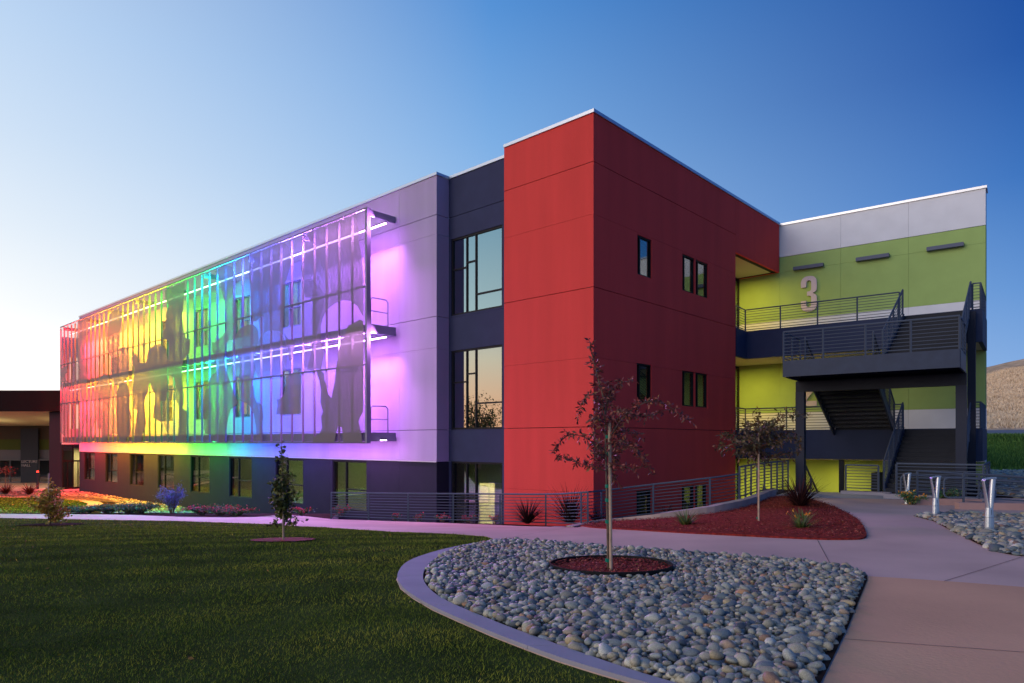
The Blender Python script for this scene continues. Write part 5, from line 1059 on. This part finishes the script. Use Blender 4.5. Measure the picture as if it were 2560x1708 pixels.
ORANGE = ramp_mat('orange_blossom', [(0, (.8, .28, .02)), (.6, (.85, .45, .03)), (1, (.7, .15, .03))], .6)
def leaf_cloud(P, Dr, size, asp=.42, fold=.25, droop=.3):
    """P centres (n,3); Dr preferred direction (n,3); four-vertex folded leaves (two triangles each as quads)"""
    n = len(P); d = Dr+rng.normal(0, .65, (n, 3)); d[:, 2] -= droop; d /= np.linalg.norm(d, axis=1)[:, None]
    r = rng.normal(0, 1, (n, 3)); s = np.cross(d, r); s /= np.linalg.norm(s, axis=1)[:, None]; u = np.cross(s, d)
    l = (size*rng.uniform(.6, 1.25, n))[:, None]; w = l*asp
    A = P; B_ = P+d*l*.5+s*w*.5+u*l*fold*.3; C2 = P+d*l; D_ = P+d*l*.5-s*w*.5+u*l*fold*.3; M_ = P+d*l*.5
    V = np.stack([A, B_, C2, D_, M_], 1).reshape(-1, 3); b = (np.arange(n)*5)[:, None]
    Fq = np.concatenate([b+np.array([[0, 4, 1]]), b+np.array([[4, 2, 1]]), b+np.array([[0, 3, 4]]), b+np.array([[4, 3, 2]])])
    return V, Fq, np.repeat(rng.uniform(0, 1, n), 5)
def bez(pts, k=10):
    return [tuple(v) for v in [Vector(p) for p in resample3(smooth3(pts), k)]]
def smooth3(P):
    for _ in range(2):
        Q = [P[0]]
        for a, b in zip(P, P[1:]):
            a, b = Vector(a), Vector(b); Q += [tuple(a*.75+b*.25), tuple(a*.25+b*.75)]
        P = Q+[P[-1]]
    return P
def resample3(P, k):
    P = [Vector(p) for p in P]; D = [0]
    for a, b in zip(P, P[1:]): D.append(D[-1]+(b-a).length)
    o = []
    for i in range(k):
        t = D[-1]*i/(k-1); j = 0
        while j < len(P)-2 and t > D[j+1]: j += 1
        u = (t-D[j])/max(1e-9, D[j+1]-D[j]); o.append(P[j].lerp(P[j+1], min(1, u)))
    return o
def young_tree(name, label, base, trunk, branches, leafmat, leaf, per, twigs, twl, stake=None, ties=(), group=None, tr=.016, droop=.3, skip_end=0, cat='tree', asp=.42):
    """trunk/branches: offset polylines (dx, dy, dz) from base"""
    t = thing(name, label, cat, base, group); bx, by, bz = base
    O = lambda p: (bx+p[0], by+p[1], bz+p[2])
    T_ = bez(trunk, 14); m = MB(); m.tube([O(p) for p in T_], [tr*(1-.75*i/13) for i in range(14)], 7); obj('trunk', m, BARK, t, smooth=True)
    PP, DD = [], []
    for bi, br in enumerate(branches):
        r0 = br[0] if isinstance(br[0], float) else .006; pts = br[1:] if isinstance(br[0], float) else br
        Q = bez(pts, 12); Lb = sum((Vector(a)-Vector(b)).length for a, b in zip(Q, Q[1:]))
        m = MB(); m.tube([O(p) for p in Q], [r0*(1-.75*i/11) for i in range(12)], 5); o = obj('branch', m, BARK, t)
        mt_ = MB(); k = max(3, int(twigs*Lb))
        for q in range(k+1):
            u = (q+random.random()*.8)/(k+.8); u = .12+.88*min(1, u); i = min(10, int(u*11)); a = Vector(Q[i]).lerp(Vector(Q[i+1]), u*11-i); ax = (Vector(Q[i+1])-Vector(Q[i])).normalized()
            if q == k: d = ax; a = Vector(Q[-1])
            else:
                rv = Vector((random.gauss(0, 1), random.gauss(0, 1), random.gauss(.15, .8))); d = (ax*.55+rv.normalized()).normalized()
            ln = twl*random.uniform(.45, 1.15)*(1-.45*u); e = a+d*ln+Vector((0, 0, -.12*ln)); mid_ = a+d*ln*.5+Vector((0, 0, .04*ln))
            mt_.tube([O(a), O(mid_), O(e)], [.0028, .002, .001], 3, cap=False)
            nl = max(3, int(per*ln/twl))
            for h in range(nl):
                v = (h+.5)/nl; p = a.lerp(mid_, v*2) if v < .5 else mid_.lerp(e, v*2-1)
                PP.append(O(p)); DD.append(tuple(d*.6+Vector((random.gauss(0, .6), random.gauss(0, .6), random.gauss(0, .4)))))
        if mt_.v: obj('twig', mt_, BARK, o, kind='stuff')
    V, Fq, tt = leaf_cloud(np.array(PP), np.array(DD), leaf, droop=droop, asp=asp); soup('crown', V, Fq, leafmat, tint=tt, parent=t)
    if stake:
        m = MB()
        m.tube([O(p) for p in stake], .021, 8); obj('stake', m, STAKE, t)
    for z in ties:
        m = MB(); a = Vector(trunk[0]).lerp(Vector(trunk[1]), .5); m.tube([O((a.x, a.y, z-.022)), O((a.x, a.y, z+.022))], .036, 9); obj('tie', m, TIE, t)
    return t
# near crape myrtle: drawn in metres from the foot (x right, z up)
bz = H(1.25, 8.85)+.08
D = lambda x, z, y=0.0: (x, y, z)
trunk = [D(0, 0), D(-.012, .75, .01), D(-.03, 1.35), D(-.04, 1.85), D(-.05, 2.2, .02), D(-.13, 2.45, .03), D(-.19, 2.70, .02), D(-.245, 2.96)]
br = [
 [.007, D(-.03, 1.28), D(-.10, 1.30, -.05), D(-.29, 1.35, -.1), D(-.46, 1.40, -.15), D(-.64, 1.46, -.2), D(-.69, 1.50, -.2)],
 [.008, D(-.035, 1.50), D(-.20, 1.64, -.1), D(-.35, 1.73, -.15), D(-.52, 1.755, -.2), D(-.64, 1.66, -.2), D(-.71, 1.56, -.2)],
 [.007, D(-.04, 1.90), D(-.12, 2.20), D(-.22, 2.30, -.1), D(-.34, 2.20, -.1), D(-.38, 2.10, -.1), D(-.40, 2.00, -.1)],
 [.008, D(-.04, 1.95), D(.0, 2.22, .1), D(.06, 2.36, .12), D(.19, 2.45, .1), D(.33, 2.45, .1)],
 [.010, D(-.035, 1.60), D(.10, 1.90, -.1), D(.36, 2.14, -.15), D(.62, 2.20, -.15), D(.86, 2.02, -.2), D(1.03, 1.90, -.2)],
 [.009, D(-.035, 1.70), D(.08, 1.95, .05), D(.26, 2.02, .05), D(.5, 1.98, .1), D(.74, 2.06, .1)],
 [.009, D(-.03, 1.45), D(.12, 1.62, .1), D(.25, 1.68, .1), D(.41, 1.54, .15), D(.50, 1.40, .15), D(.56, 1.28, .15)],
 [.008, D(-.03, 1.30), D(.10, 1.36, -.1), D(.22, 1.34, -.15), D(.32, 1.26, -.2)],
 [.008, D(-.03, 1.30), D(.05, 1.35, .15), D(.16, 1.50, .3), D(.30, 1.60, .4)],
 [.008, D(-.035, 1.50), D(-.1, 1.6, .2), D(-.18, 1.80, .3), D(-.2, 1.95, .3)],
 [.007, D(-.04, 1.80), D(.02, 2.0, -.1), D(.12, 2.08, -.2), D(.22, 2.02, -.25)],
 [.007, D(-.03, 1.30), D(.02, 1.26, .0), D(.08, 1.2, .05), D(.13, 1.13, .05)],
 [.007, D(-.03, 1.6), D(.14, 1.78, .1), D(.30, 1.80, .2), D(.44, 1.72, .2)],
 [.007, D(-.03, 1.6), D(.08, 1.70, -.2), D(.24, 1.60, -.3), D(.36, 1.46, -.3)],
 [.007, D(-.04, 1.75), D(-.12, 1.9, -.1), D(-.2, 2.0, -.2), D(-.22, 1.92, -.25)],
 [.007, D(-.03, 1.4), D(-.12, 1.5, -.2), D(-.2, 1.5, -.3), D(-.24, 1.4, -.3)],
 [.005, D(-.05, 2.2), D(-.13, 2.46), D(-.19, 2.70), D(-.245, 2.96)],
 [.005, D(-.05, 2.15), D(.02, 2.3), D(.0, 2.42)],
]
young_tree('crape_myrtle', 'near young crape myrtle with purple leaves, staked in the red mulch ring', (1.25, 8.85, bz), trunk, br, LEAFR, .068, 9, 38, .12, stake=[D(.028, -.1, -.04), D(.01, 1.9, -.04)], ties=(.12, .62, .90, 1.08, 1.5, 1.72), tr=.02, asp=.42)
# second crape myrtle in the red bed
def bushy(n, h0, h1, r, seed, up=.5, lean=0):
    R_ = random.Random(seed); o = []
    for i in range(n):
        a = 2*PI*i/n*2.4+R_.uniform(-.4, .4); z0 = h0+(h1-h0)*.75*i/n; rr = r*R_.uniform(.7, 1.1)*(1-.45*i/n); zz = (h1-z0)*R_.uniform(.25, .6)*up
        o.append([.007, (0, 0, z0), (math.cos(a)*rr*.45, math.sin(a)*rr*.45, z0+zz*.6), (math.cos(a)*rr, math.sin(a)*rr, z0+zz)])
    o.append([.006, (0, 0, h0), (.02, 0, (h0+h1)/2), (lean, 0, h1)]); return o
b2 = bushy(17, 1.35, 2.55, .88, 3)
b2.append([.007, (0, 0, 1.9), (.35, -.1, 2.3), (.75, -.1, 2.5), (1.0, -.1, 2.45)]); b2.append([.007, (0, 0, 1.8), (.4, .1, 2.0), (.8, .1, 2.1), (.95, .1, 1.7)]); b2.append([.007, (0, 0, 1.5), (-.4, .1, 1.8), (-.8, .1, 1.95)])
young_tree('crape_myrtle', 'smaller crape myrtle with dusky foliage in the red mulch bed', (5.65, 15.68, H(5.65, 15.68)+.08), [(0, 0, 0), (0, 0, 1.3), (.01, 0, 2.1), (.02, 0, 2.5)], b2, LEAFD, .10, 13, 22, .30, stake=[(.0, -.05, -.1), (.0, -.05, 2.05)], ties=(.08, 1.2), tr=.018)
# lawn tree with narrow upright crown
b3 = bushy(20, .25, 1.6, .29, 5, up=.9)+[[.006, (0, 0, .3), (-.12, 0, .35), (-.28, 0, .33)], [.006, (0, 0, .28), (.15, .0, .38), (.34, 0, .40)], [.005, (0, 0, 1.4), (.0, 0, 1.7), (-.03, 0, 1.95)]]
young_tree('lawn_sapling', 'slim upright green sapling on the lawn before the blue lit windows', (-4.56, 13.6, H(-4.56, 13.6)), [(0, 0, 0), (0, 0, .6), (-.01, 0, 1.3), (-.03, 0, 1.98)], b3, LEAFG, .080, 9, 28, .17, stake=[(.02, -.03, -.1), (.0, -.03, 1.25)], tr=.014, asp=.6)
b4 = bushy(24, .10, 1.4, .50, 9, up=.7)+[[.005, (0, 0, .2), (.25, 0, .25), (.52, 0, .3)], [.005, (0, 0, .5), (-.3, 0, .8), (-.62, 0, .82)], [.005, (0, 0, .4), (.3, 0, .5), (.55, 0, .5)]]
young_tree('autumn_sapling', 'small tree with orange yellow autumn leaves on the left lawn', (-14.6, 21.6, H(-14.6, 21.6)), [(0, 0, 0), (0, 0, .5), (.02, 0, 1.0), (.06, 0, 1.4)], b4, LEAFY, .105, 11, 20, .24, stake=[(-.03, -.05, -.1), (-.03, -.05, 1.65)], tr=.016, asp=.7)
young_tree('red_sapling', 'small dark red tree before the lecture hall at far left', (-41.2, 55.5, H(-41.2, 55.5)), [(0, 0, 0), (0, 0, 1.2), (.02, 0, 2.2), (.04, 0, 2.3)], bushy(12, 1.5, 2.4, .75, 13, up=.5), ramp_mat('dark_red_leaf', [(0, (.05, .01, .01)), (.6, (.14, .02, .02)), (1, (.2, .05, .03))], .6), .14, 5, 3, .4, tr=.04, asp=.6)
# lawn tree mulch circles
for (x, y, r, lb) in ((-4.56, 13.6, .62, 'red'), (-14.6, 21.6, .9, 'dark')):
    P = [(x+r*math.cos(2*PI*i/24), y+r*math.sin(2*PI*i/24)) for i in range(24)]
    tag(drape('tree_circle', P, MULCH if lb == 'red' else SOIL, .035), kind=STRUCT, label=f'{lb} mulch circle round a lawn sapling')
# spiky flax plants
def spiky(name, label, x, y, n, ln, m, z=None, w=.022, group=None, rise=1.0):
    z0 = (H(x, y)+.05) if z is None else z; R_ = random.Random(int(x*100)); V, Fq, T = [], [], []
    for i in range(n):
        a = R_.uniform(0, 2*PI); el = math.radians(R_.triangular(6, 88, 50)); l = ln*R_.uniform(.55, 1.1); ww = w*R_.uniform(.6, 1.1); sx_, sy_ = -math.sin(a), math.cos(a); tt = R_.random()
        px_, py_, pz_ = x+math.cos(a)*.04, y+math.sin(a)*.04, z0; e = el; k = 5; base_ = len(V)
        for j in range(k+1):
            wj = ww*(1-(j/k)**1.5)*.5+.0008; V += [(px_+sx_*wj, py_+sy_*wj, pz_), (px_-sx_*wj, py_-sy_*wj, pz_)]; T += [tt, tt]
            px_ += math.cos(a)*math.cos(e)*l/k; py_ += math.sin(a)*math.cos(e)*l/k; pz_ += math.sin(e)*l/k*rise; e -= math.radians(R_.uniform(1, 9))
        for j in range(k): b = base_+2*j; Fq.append((b, b+1, b+3, b+2))
    o = soup(name, np.array(V), np.array(Fq), m, tint=np.array(T)); tag(o, label, 'plant', group); return o
FLAX = ramp_mat('flax_leaf', [(0, (.020, .008, .012)), (.6, (.05, .016, .020)), (.9, (.10, .04, .035)), (1, (.03, .012, .014))], .8, spec=.1)
spiky('flax_plant', 'smaller dark spiky flax against the path railing, below the navy recess', .50, 21.72, 150, 1.0, FLAX, w=.045, group='dark flax plants')
spiky('flax_plant', 'taller dark spiky flax against the railing before the red wall', 1.80, 21.15, 220, 1.35, FLAX, w=.045, group='dark flax plants')
spiky('flax_plant', 'low dark flax half hidden behind the kerb wall start', 2.62, 21.05, 90, .6, FLAX, w=.045, group='dark flax plants', z=-2.5)
spiky('flax_plant', 'broad dark flax at the tip of the red mulch bed near the column', 8.05, 19.1, 260, 1.1, FLAX, w=.036, group='dark flax plants')
spiky('flax_plant', 'faint dark flax behind the kerb wall by the lower red windows', 4.9, 21.6, 60, .55, FLAX, group='dark flax plants', z=-2.35)
GT = ramp_mat('lily_leaf', [(0, (.05, .09, .02)), (.6, (.10, .17, .04)), (1, (.18, .22, .07))], .5)
lily = lambda label, x, y, n, l: spiky('lily_clump', label, x, y, n, l, GT, w=.022, group='green lily clumps in the red mulch')
lily('green lily clump at the left end of the red mulch', 4.05, 15.9, 130, .50)
lily('green lily clump with orange flowers at the front of the red mulch', 5.83, 13.75, 130, .46)
lily('smallest green lily tuft behind the flowering clump', 6.75, 15.8, 40, .34)
def blossoms(name, label, pts, s, m, cat='flowers'):
    P = np.array(pts); V, Fq, tt = leaf_cloud(np.repeat(P, 5, axis=0), rng.normal(0, 1, (len(P)*5, 3)), s, asp=.8, droop=-.2); o = soup(name, V, Fq, m, tint=tt); tag(o, label, cat); return o
x, y = 5.83, 13.75; z0 = H(x, y)
fl = [(x-.30+.1*i+random.uniform(-.04, .04), y-.1+random.uniform(-.1, .1), z0+.34+random.uniform(-.04, .12)) for i in range(5)]
m = MB()
for p in fl: m.tube([(x, y, z0+.05), ((x+p[0])/2, (y+p[1])/2, z0+.28), p], .004, 4)
o = obj('flower_stems', m, GT); tag(o, 'thin stems with orange flowers rising from the front lily clump', 'flowers'); V, Fq, tt = leaf_cloud(np.repeat(np.array(fl), 6, axis=0), rng.normal(0, 1, (30, 3)), .055, asp=.6, droop=-.3); soup('blossom', V, Fq, ORANGE, tint=tt, parent=o)
# shrubs as leaf clouds on stems
def shrub(name, label, x, y, rx, ry, h, n, leaf, m, flowers=None, fm=None, fs=.05, z=None, asp=.5, group=None, cat='shrub', core=0.0, stems=14):
    z0 = H(x, y)+.02 if z is None else z; t = thing(name, label, cat, (x, y, z0), group)
    st_ = MB(); P, Dd = [], []
    for i in range(stems):
        a = random.uniform(0, 2*PI); r = random.uniform(.3, 1)**.6; tip = Vector((x+math.cos(a)*rx*r, y+math.sin(a)*ry*r, z0+h*(1.05-.45*r*r)*random.uniform(.75, 1.1))); mid_ = Vector((x+math.cos(a)*rx*r*.4, y+math.sin(a)*ry*r*.4, z0+h*.5))
        st_.tube([(x+math.cos(a)*.08*rx, y+math.sin(a)*.08*ry, z0-.05), tuple(mid_), tuple(tip)], [.012, .008, .003], 4)
        k = n//stems
        for j in range(k):
            u = random.uniform(.15, 1); q = (Vector((x, y, z0)).lerp(mid_, u*2) if u < .5 else mid_.lerp(tip, u*2-1))+Vector((random.gauss(0, .10*rx), random.gauss(0, .10*ry), random.gauss(0, .07*h)))
            q.z = max(q.z, z0+.02); P.append(tuple(q)); Dd.append(tuple((tip-mid_).normalized()))
    obj('stems', st_, BARK, t)
    V, Fq, tt = leaf_cloud(np.array(P), np.array(Dd), leaf, asp=asp, droop=-.1); soup('foliage', V, Fq, m, tint=tt, parent=t)
    if flowers:
        idx = random.sample(range(len(P)), min(flowers, len(P))); Q = np.array([P[i] for i in idx])+np.array([0, 0, .04]); V, Fq, tt = leaf_cloud(np.repeat(Q, 4, axis=0), rng.normal(0, 1, (len(Q)*4, 3)), fs, asp=.8, droop=-.3); soup('blossom', V, Fq, fm, tint=tt, parent=t)
    return t
shrub('blue_shrub', 'tall feathery blue shrub beside the planting strip', -14.9, 29.9, .72, .5, 1.25, 1900, .085, LEAFB, asp=.28, stems=40)  # blue is the colour of the leaves themselves
for i, (x, y, r, h) in enumerate(((-19.0, 30.6, .9, .45), (-18.0, 30.3, .8, .5), (-17.1, 30.0, .9, .62), (-16.3, 29.8, .7, .6), (-19.9, 30.9, .7, .35))):
    shrub('ground_cover', ('low leafy plant, leftmost of the row by the path', 'low leafy plant second in the row by the path', 'bushier low plant in the middle of the row by the path', 'low dark green plant next to the blue shrub', 'sparse low plant at the tip of the planting strip')[[1, 2, 3, 3, 0][i]] if i != 3 else 'low dark green plant touching the blue shrub', x+random.uniform(-.2, .2), y+random.uniform(-.3, .3), r*1.5, .8, h*.75, 1500, .08, LEAFM, 50, ORANGE, .045, cat='plant', group='low plants beside the path', stems=60)
for i, (x, y, r, h) in enumerate(((-13.0, 28.6, .75, .55), (-12.1, 28.3, .8, .62), (-11.3, 28.0, .7, .45))):
    shrub('rose_bush', ('low bush with red flowers next to the blue shrub', 'fullest low bush with red flowers in the row of three', 'low bush with red flowers nearest the lawn sapling')[i], x, y, r*1.35, .6, h*.7, 1000, .07, LEAFM, 110, BERRY, .05, cat='bush', group='red flowering bushes', stems=48)
for i, (x, y, r, h, fm, lb) in enumerate(((-8.6, 28.0, .5, .35, BERRY, 'small red flowering bush behind the lawn sapling'), (-6.9, 27.6, .45, .4, BERRY, 'small flowering bush left of the path railing'))):
    shrub('flowering_plant', lb, x, y, r, .4, h, 350, .08, LEAFM, 60, fm, .06, cat='plant', stems=14)
for i in range(5):
    shrub('flowering_plant', ('red flowering plant behind the railing', 'red flowering plant by the navy window', 'small red flower tuft left of the lit door', 'small red flower tuft before the lit door', 'low plant with red blooms before the navy recess')[i], -4.4+i*.95, 25.5-i*.52, .35, .3, .3, 200, .06, LEAFM, 45, BERRY, .045, cat='plant', z=-2.95+.04*i, stems=10, group='red flowers behind the path railing')
shrub('flowering_shrub', 'leafy shrub with orange yellow flowers at the foot of the farthest bollard', 11.75, 20.05, .42, .35, .42, 1100, .055, LEAFM, 60, ORANGE, .05, cat='shrub', stems=26)
shrub('flowering_shrub', 'dark leafy shrub behind the ramp loop with a few orange flowers', 12.9, 20.35, .6, .35, .5, 1000, .055, LEAFM, 18, ORANGE, .045, cat='shrub', stems=26)
for lb, x, y, r in (('dark spiky bush at the far left bed beneath the red tree', -40.5, 54.6, 1.1), ('dark spiky bush left of the column in the far bed', -38.2, 54.0, 1.0)):
    o = spiky('far_grass_clump', lb, x, y, 120, 1.2, ramp_mat('dark_red_leaf', [(0, (.05, .01, .01))], .6), w=.08, group='far dark bushes')
# trees across the lawn, out of frame to the left; their reflections show in the navy windows
def big_tree(x, y, h, r, seed, label):
    R_ = random.Random(seed); z0 = H(x, y); t = thing('street_tree', label, 'tree', (x, y, z0), 'trees across the lawn'); m = MB(); m.tube([(x, y, z0-.2), (x+.1, y, z0+h*.3), (x, y+.1, z0+h*.55)], [.22, .16, .08], 8); obj('trunk', m, BARK, t)
    P, Dd = [], []; mb = MB()
    for i in range(46):
        a = R_.uniform(0, 2*PI); e = R_.uniform(-.2, 1.3); rr = r*R_.uniform(.5, 1.05); s = Vector((x, y, z0+h*R_.uniform(.28, .5))); q = s+Vector((math.cos(a)*math.cos(e)*rr, math.sin(a)*math.cos(e)*rr, abs(math.sin(e))*h*.5)); mb.tube([s, s.lerp(q, .5)+Vector((0, 0, .2)), q], [.06, .03, .01], 4)
        for j in range(42): v = s.lerp(q, R_.uniform(.45, 1.08)); P.append((v.x+R_.gauss(0, .3), v.y+R_.gauss(0, .3), v.z+R_.gauss(0, .25))); Dd.append((R_.gauss(0, 1), R_.gauss(0, 1), R_.gauss(0, 1)))
    obj('limbs', mb, BARK, t); V, Fq, tt = leaf_cloud(np.array(P), np.array(Dd), .34, asp=.4); soup('crown', V, Fq, LEAFG, tint=tt, parent=t)
big_tree(-46, 25, 8.4, 3.6, 1, 'broad dark tree west of the lawn, nearer the hall'); big_tree(-50, 30.5, 7.4, 2.6, 2, 'rounded tree west of the lawn beside the path'); big_tree(-44, 20.0, 5.0, 2.2, 4, 'smallest tree west of the lawn')

# ================================================================== GRASS
def blades(name, label, zones, poly, m, seed, hfn=np_H, excl=(), parentless=True):
    r = np.random.default_rng(seed); VV, FF, TT = [], [], []; off = 0
    for (ya, yb, dens, h, w) in zones:
        x0, x1 = -.80*yb-.5, .80*yb+.5; px_ = [p[0] for p in poly]; x0 = max(x0, min(px_)); x1 = min(x1, max(px_)); n = int((x1-x0)*(yb-ya)*dens)
        X = r.uniform(x0, x1, n); Y = r.uniform(ya, yb, n); k = np_inside(X, Y, poly) & (np.abs(X) < .80*Y+.6)
        for (ex, ey, er) in excl: k &= np.hypot(X-ex, Y-ey) > er
        X, Y = X[k], Y[k]; n = len(X)
        if n == 0: continue
        Z = hfn(X, Y); a = r.uniform(0, 2*PI, n)
        cl = .5+.5*np.sin(X*2.1+3*np.sin(Y*.9))*np.sin(Y*2.6+2*np.sin(X*1.3)); hh = h*r.uniform(.45, 1.15, n)*(.85+.3*cl); ww = w*r.uniform(.6, 1.3, n)
        le = r.normal(0, .45, (n, 2))*hh[:, None]; c = np.stack([X, Y, Z], 1); s = np.stack([np.cos(a)*ww/2, np.sin(a)*ww/2, np.zeros(n)], 1); tip = c+np.stack([le[:, 0], le[:, 1], hh], 1)
        V = np.stack([c-s, c+s, tip], 1).reshape(-1, 3); VV.append(V); FF.append(np.arange(3*n).reshape(n, 3)+off); off += 3*n; st2 = np.sin(np.hypot(X-6, (Y+22)*.9)*2*PI/1.35); big2 = np.sin(X*.6+1.7*np.sin(Y*.35))*np.sin(Y*.5+X*.2); TT.append(np.repeat(np.clip(r.normal(.38, .09, n)+.18*cl+.19*st2+.12*big2, .01, .99), 3))
    o = soup(name, np.concatenate(VV), np.concatenate(FF), m, tint=np.concatenate(TT)); tag(o, label, kind='stuff'); return o
GR = bpy.data.materials.new('grass_blade'); GR.use_nodes = True
_t = GR.node_tree; _b = _t.nodes['Principled BSDF']; _b.inputs['Roughness'].default_value = 1; _b.inputs['Specular IOR Level'].default_value = 0
_a = _t.nodes.new('ShaderNodeAttribute'); _a.attribute_name = 'tint'; _r = _t.nodes.new('ShaderNodeValToRGB'); _e = _r.color_ramp.elements
_e[0].color = (.050, .075, .012, 1); _e[1].color = (.58, .50, .09, 1); _q = _e.new(.45); _q.color = (.18, .225, .032, 1); _q = _e.new(.8); _q.color = (.30, .30, .045, 1)
_t.links.new(_a.outputs['Fac'], _r.inputs[0]); _t.links.new(_r.outputs[0], _b.inputs['Base Color'])
LW_ = [(-60, -3), (-60, 27.0)] + [(x, y-.06) for x, y in PATH_NEAR] + [(x-.03, y) for x, y in O_] + [(1.5, 3.6), (1.5, -3)]
blades('grass', 'short mown grass of the front lawn', [(3.6, 7, 3200, .038, .008), (7, 10, 1700, .038, .011), (10, 14, 900, .040, .015), (14, 19, 450, .042, .024), (19, 28, 200, .045, .040)], LW_, GR, 3, excl=((-4.56, 13.6, .55), (-14.6, 21.6, .7)))
blades('grass', 'short grass of the rounded far lawn', [(29, 52, 60, .08, .09)], LAWN2, GR, 4)
def fallen(name, label, poly, n, y0, y1, m, size, off=.045):
    X = rng.uniform(-16, 8, n*8); Y = rng.uniform(y0, y1, n*8); k = np_inside(X, Y, poly) & (np.abs(X) < .8*Y); X, Y = X[k][:n], Y[k][:n]; P = np.stack([X, Y, np_H(X, Y)+off], 1); d = rng.normal(0, 1, P.shape)*np.array([1, 1, .15]); V, Fq, tt = leaf_cloud(P, d, size, asp=.6, droop=0)
    V[:, 2] = np.maximum(V[:, 2], np.repeat(P[:, 2], 5)-.01); tag(soup(name, V, Fq, m, tint=tt), label, kind='stuff')
fallen('fallen_leaves', 'fallen leaves scattered over the front lawn', LW_, 55, 4.5, 26, LEAFY, .055)
fallen('fallen_leaves', 'fallen leaves caught among the cobbles of the large bed', shrink(BED1, .1), 26, 4.6, 13, LEAFY, .05, off=.095)
xl = rng.uniform(-34, -22, 400); yl = rng.uniform(30, 51, 400); kk_ = np_inside(xl, yl, LAWN2); P_ = np.stack([xl[kk_], yl[kk_], np_H(xl[kk_], yl[kk_])+.09], 1); V, Fq, tt = leaf_cloud(P_, rng.normal(0, 1, P_.shape)*np.array([1, 1, .2]), .16, asp=.7, droop=0); tag(soup('fallen_leaves', V, Fq, LEAFY, tint=tt), 'orange fallen leaves on the rounded far lawn', kind='stuff')
V_hz = np.vectorize(hz)
DRY = ramp_mat('dry_grass', [(0, (.42, .27, .16)), (.35, (.68, .48, .30)), (1, (.90, .72, .52))], .9)
def hill_tufts(name, label, x0, x1, y0, y1, n, h, w, m, seed):
    r = np.random.default_rng(seed); X = r.uniform(x0, x1, n*3); Y = r.uniform(y0, y1, n*3); k = (X/Y > .66) & (X/Y < .90); X, Y = X[k][:n], Y[k][:n]; n = len(X); Z = V_hz(X, Y); cl = .5+.5*np.sin(X*.5+2*np.sin(Y*.33))*np.sin(Y*.6+1.5*np.sin(X*.4)); a = r.uniform(0, 2*PI, n)
    hh = h*r.uniform(.5, 1.3, n)*(.5+cl); ww = w*r.uniform(.6, 1.4, n); c = np.stack([X, Y, Z], 1); s = np.stack([np.cos(a)*ww/2, np.sin(a)*ww/2, np.zeros(n)], 1); tip = c+np.stack([r.normal(0, .3, n)*hh, r.normal(0, .3, n)*hh, hh], 1)
    tag(soup(name, np.stack([c-s, c+s, tip], 1).reshape(-1, 3), np.arange(3*n).reshape(n, 3), m, tint=np.repeat(np.clip(r.uniform(0, 1, n)*.6+.4*cl, .01, .99), 3)), label, kind='stuff')
hill_tufts('dry_grass', 'tall dry pale grass covering the hill at right', 40, 150, 67, 150, 120000, .28, .13, DRY, 5)
hill_tufts('slope_grass', 'green grass on the slope below the road', 28, 62, 44, 60.0, 26000, .32, .10, ramp_mat('slope_blade', [(0, (.04, .10, .015)), (.6, (.09, .20, .03)), (1, (.18, .30, .05))], .8), 6)
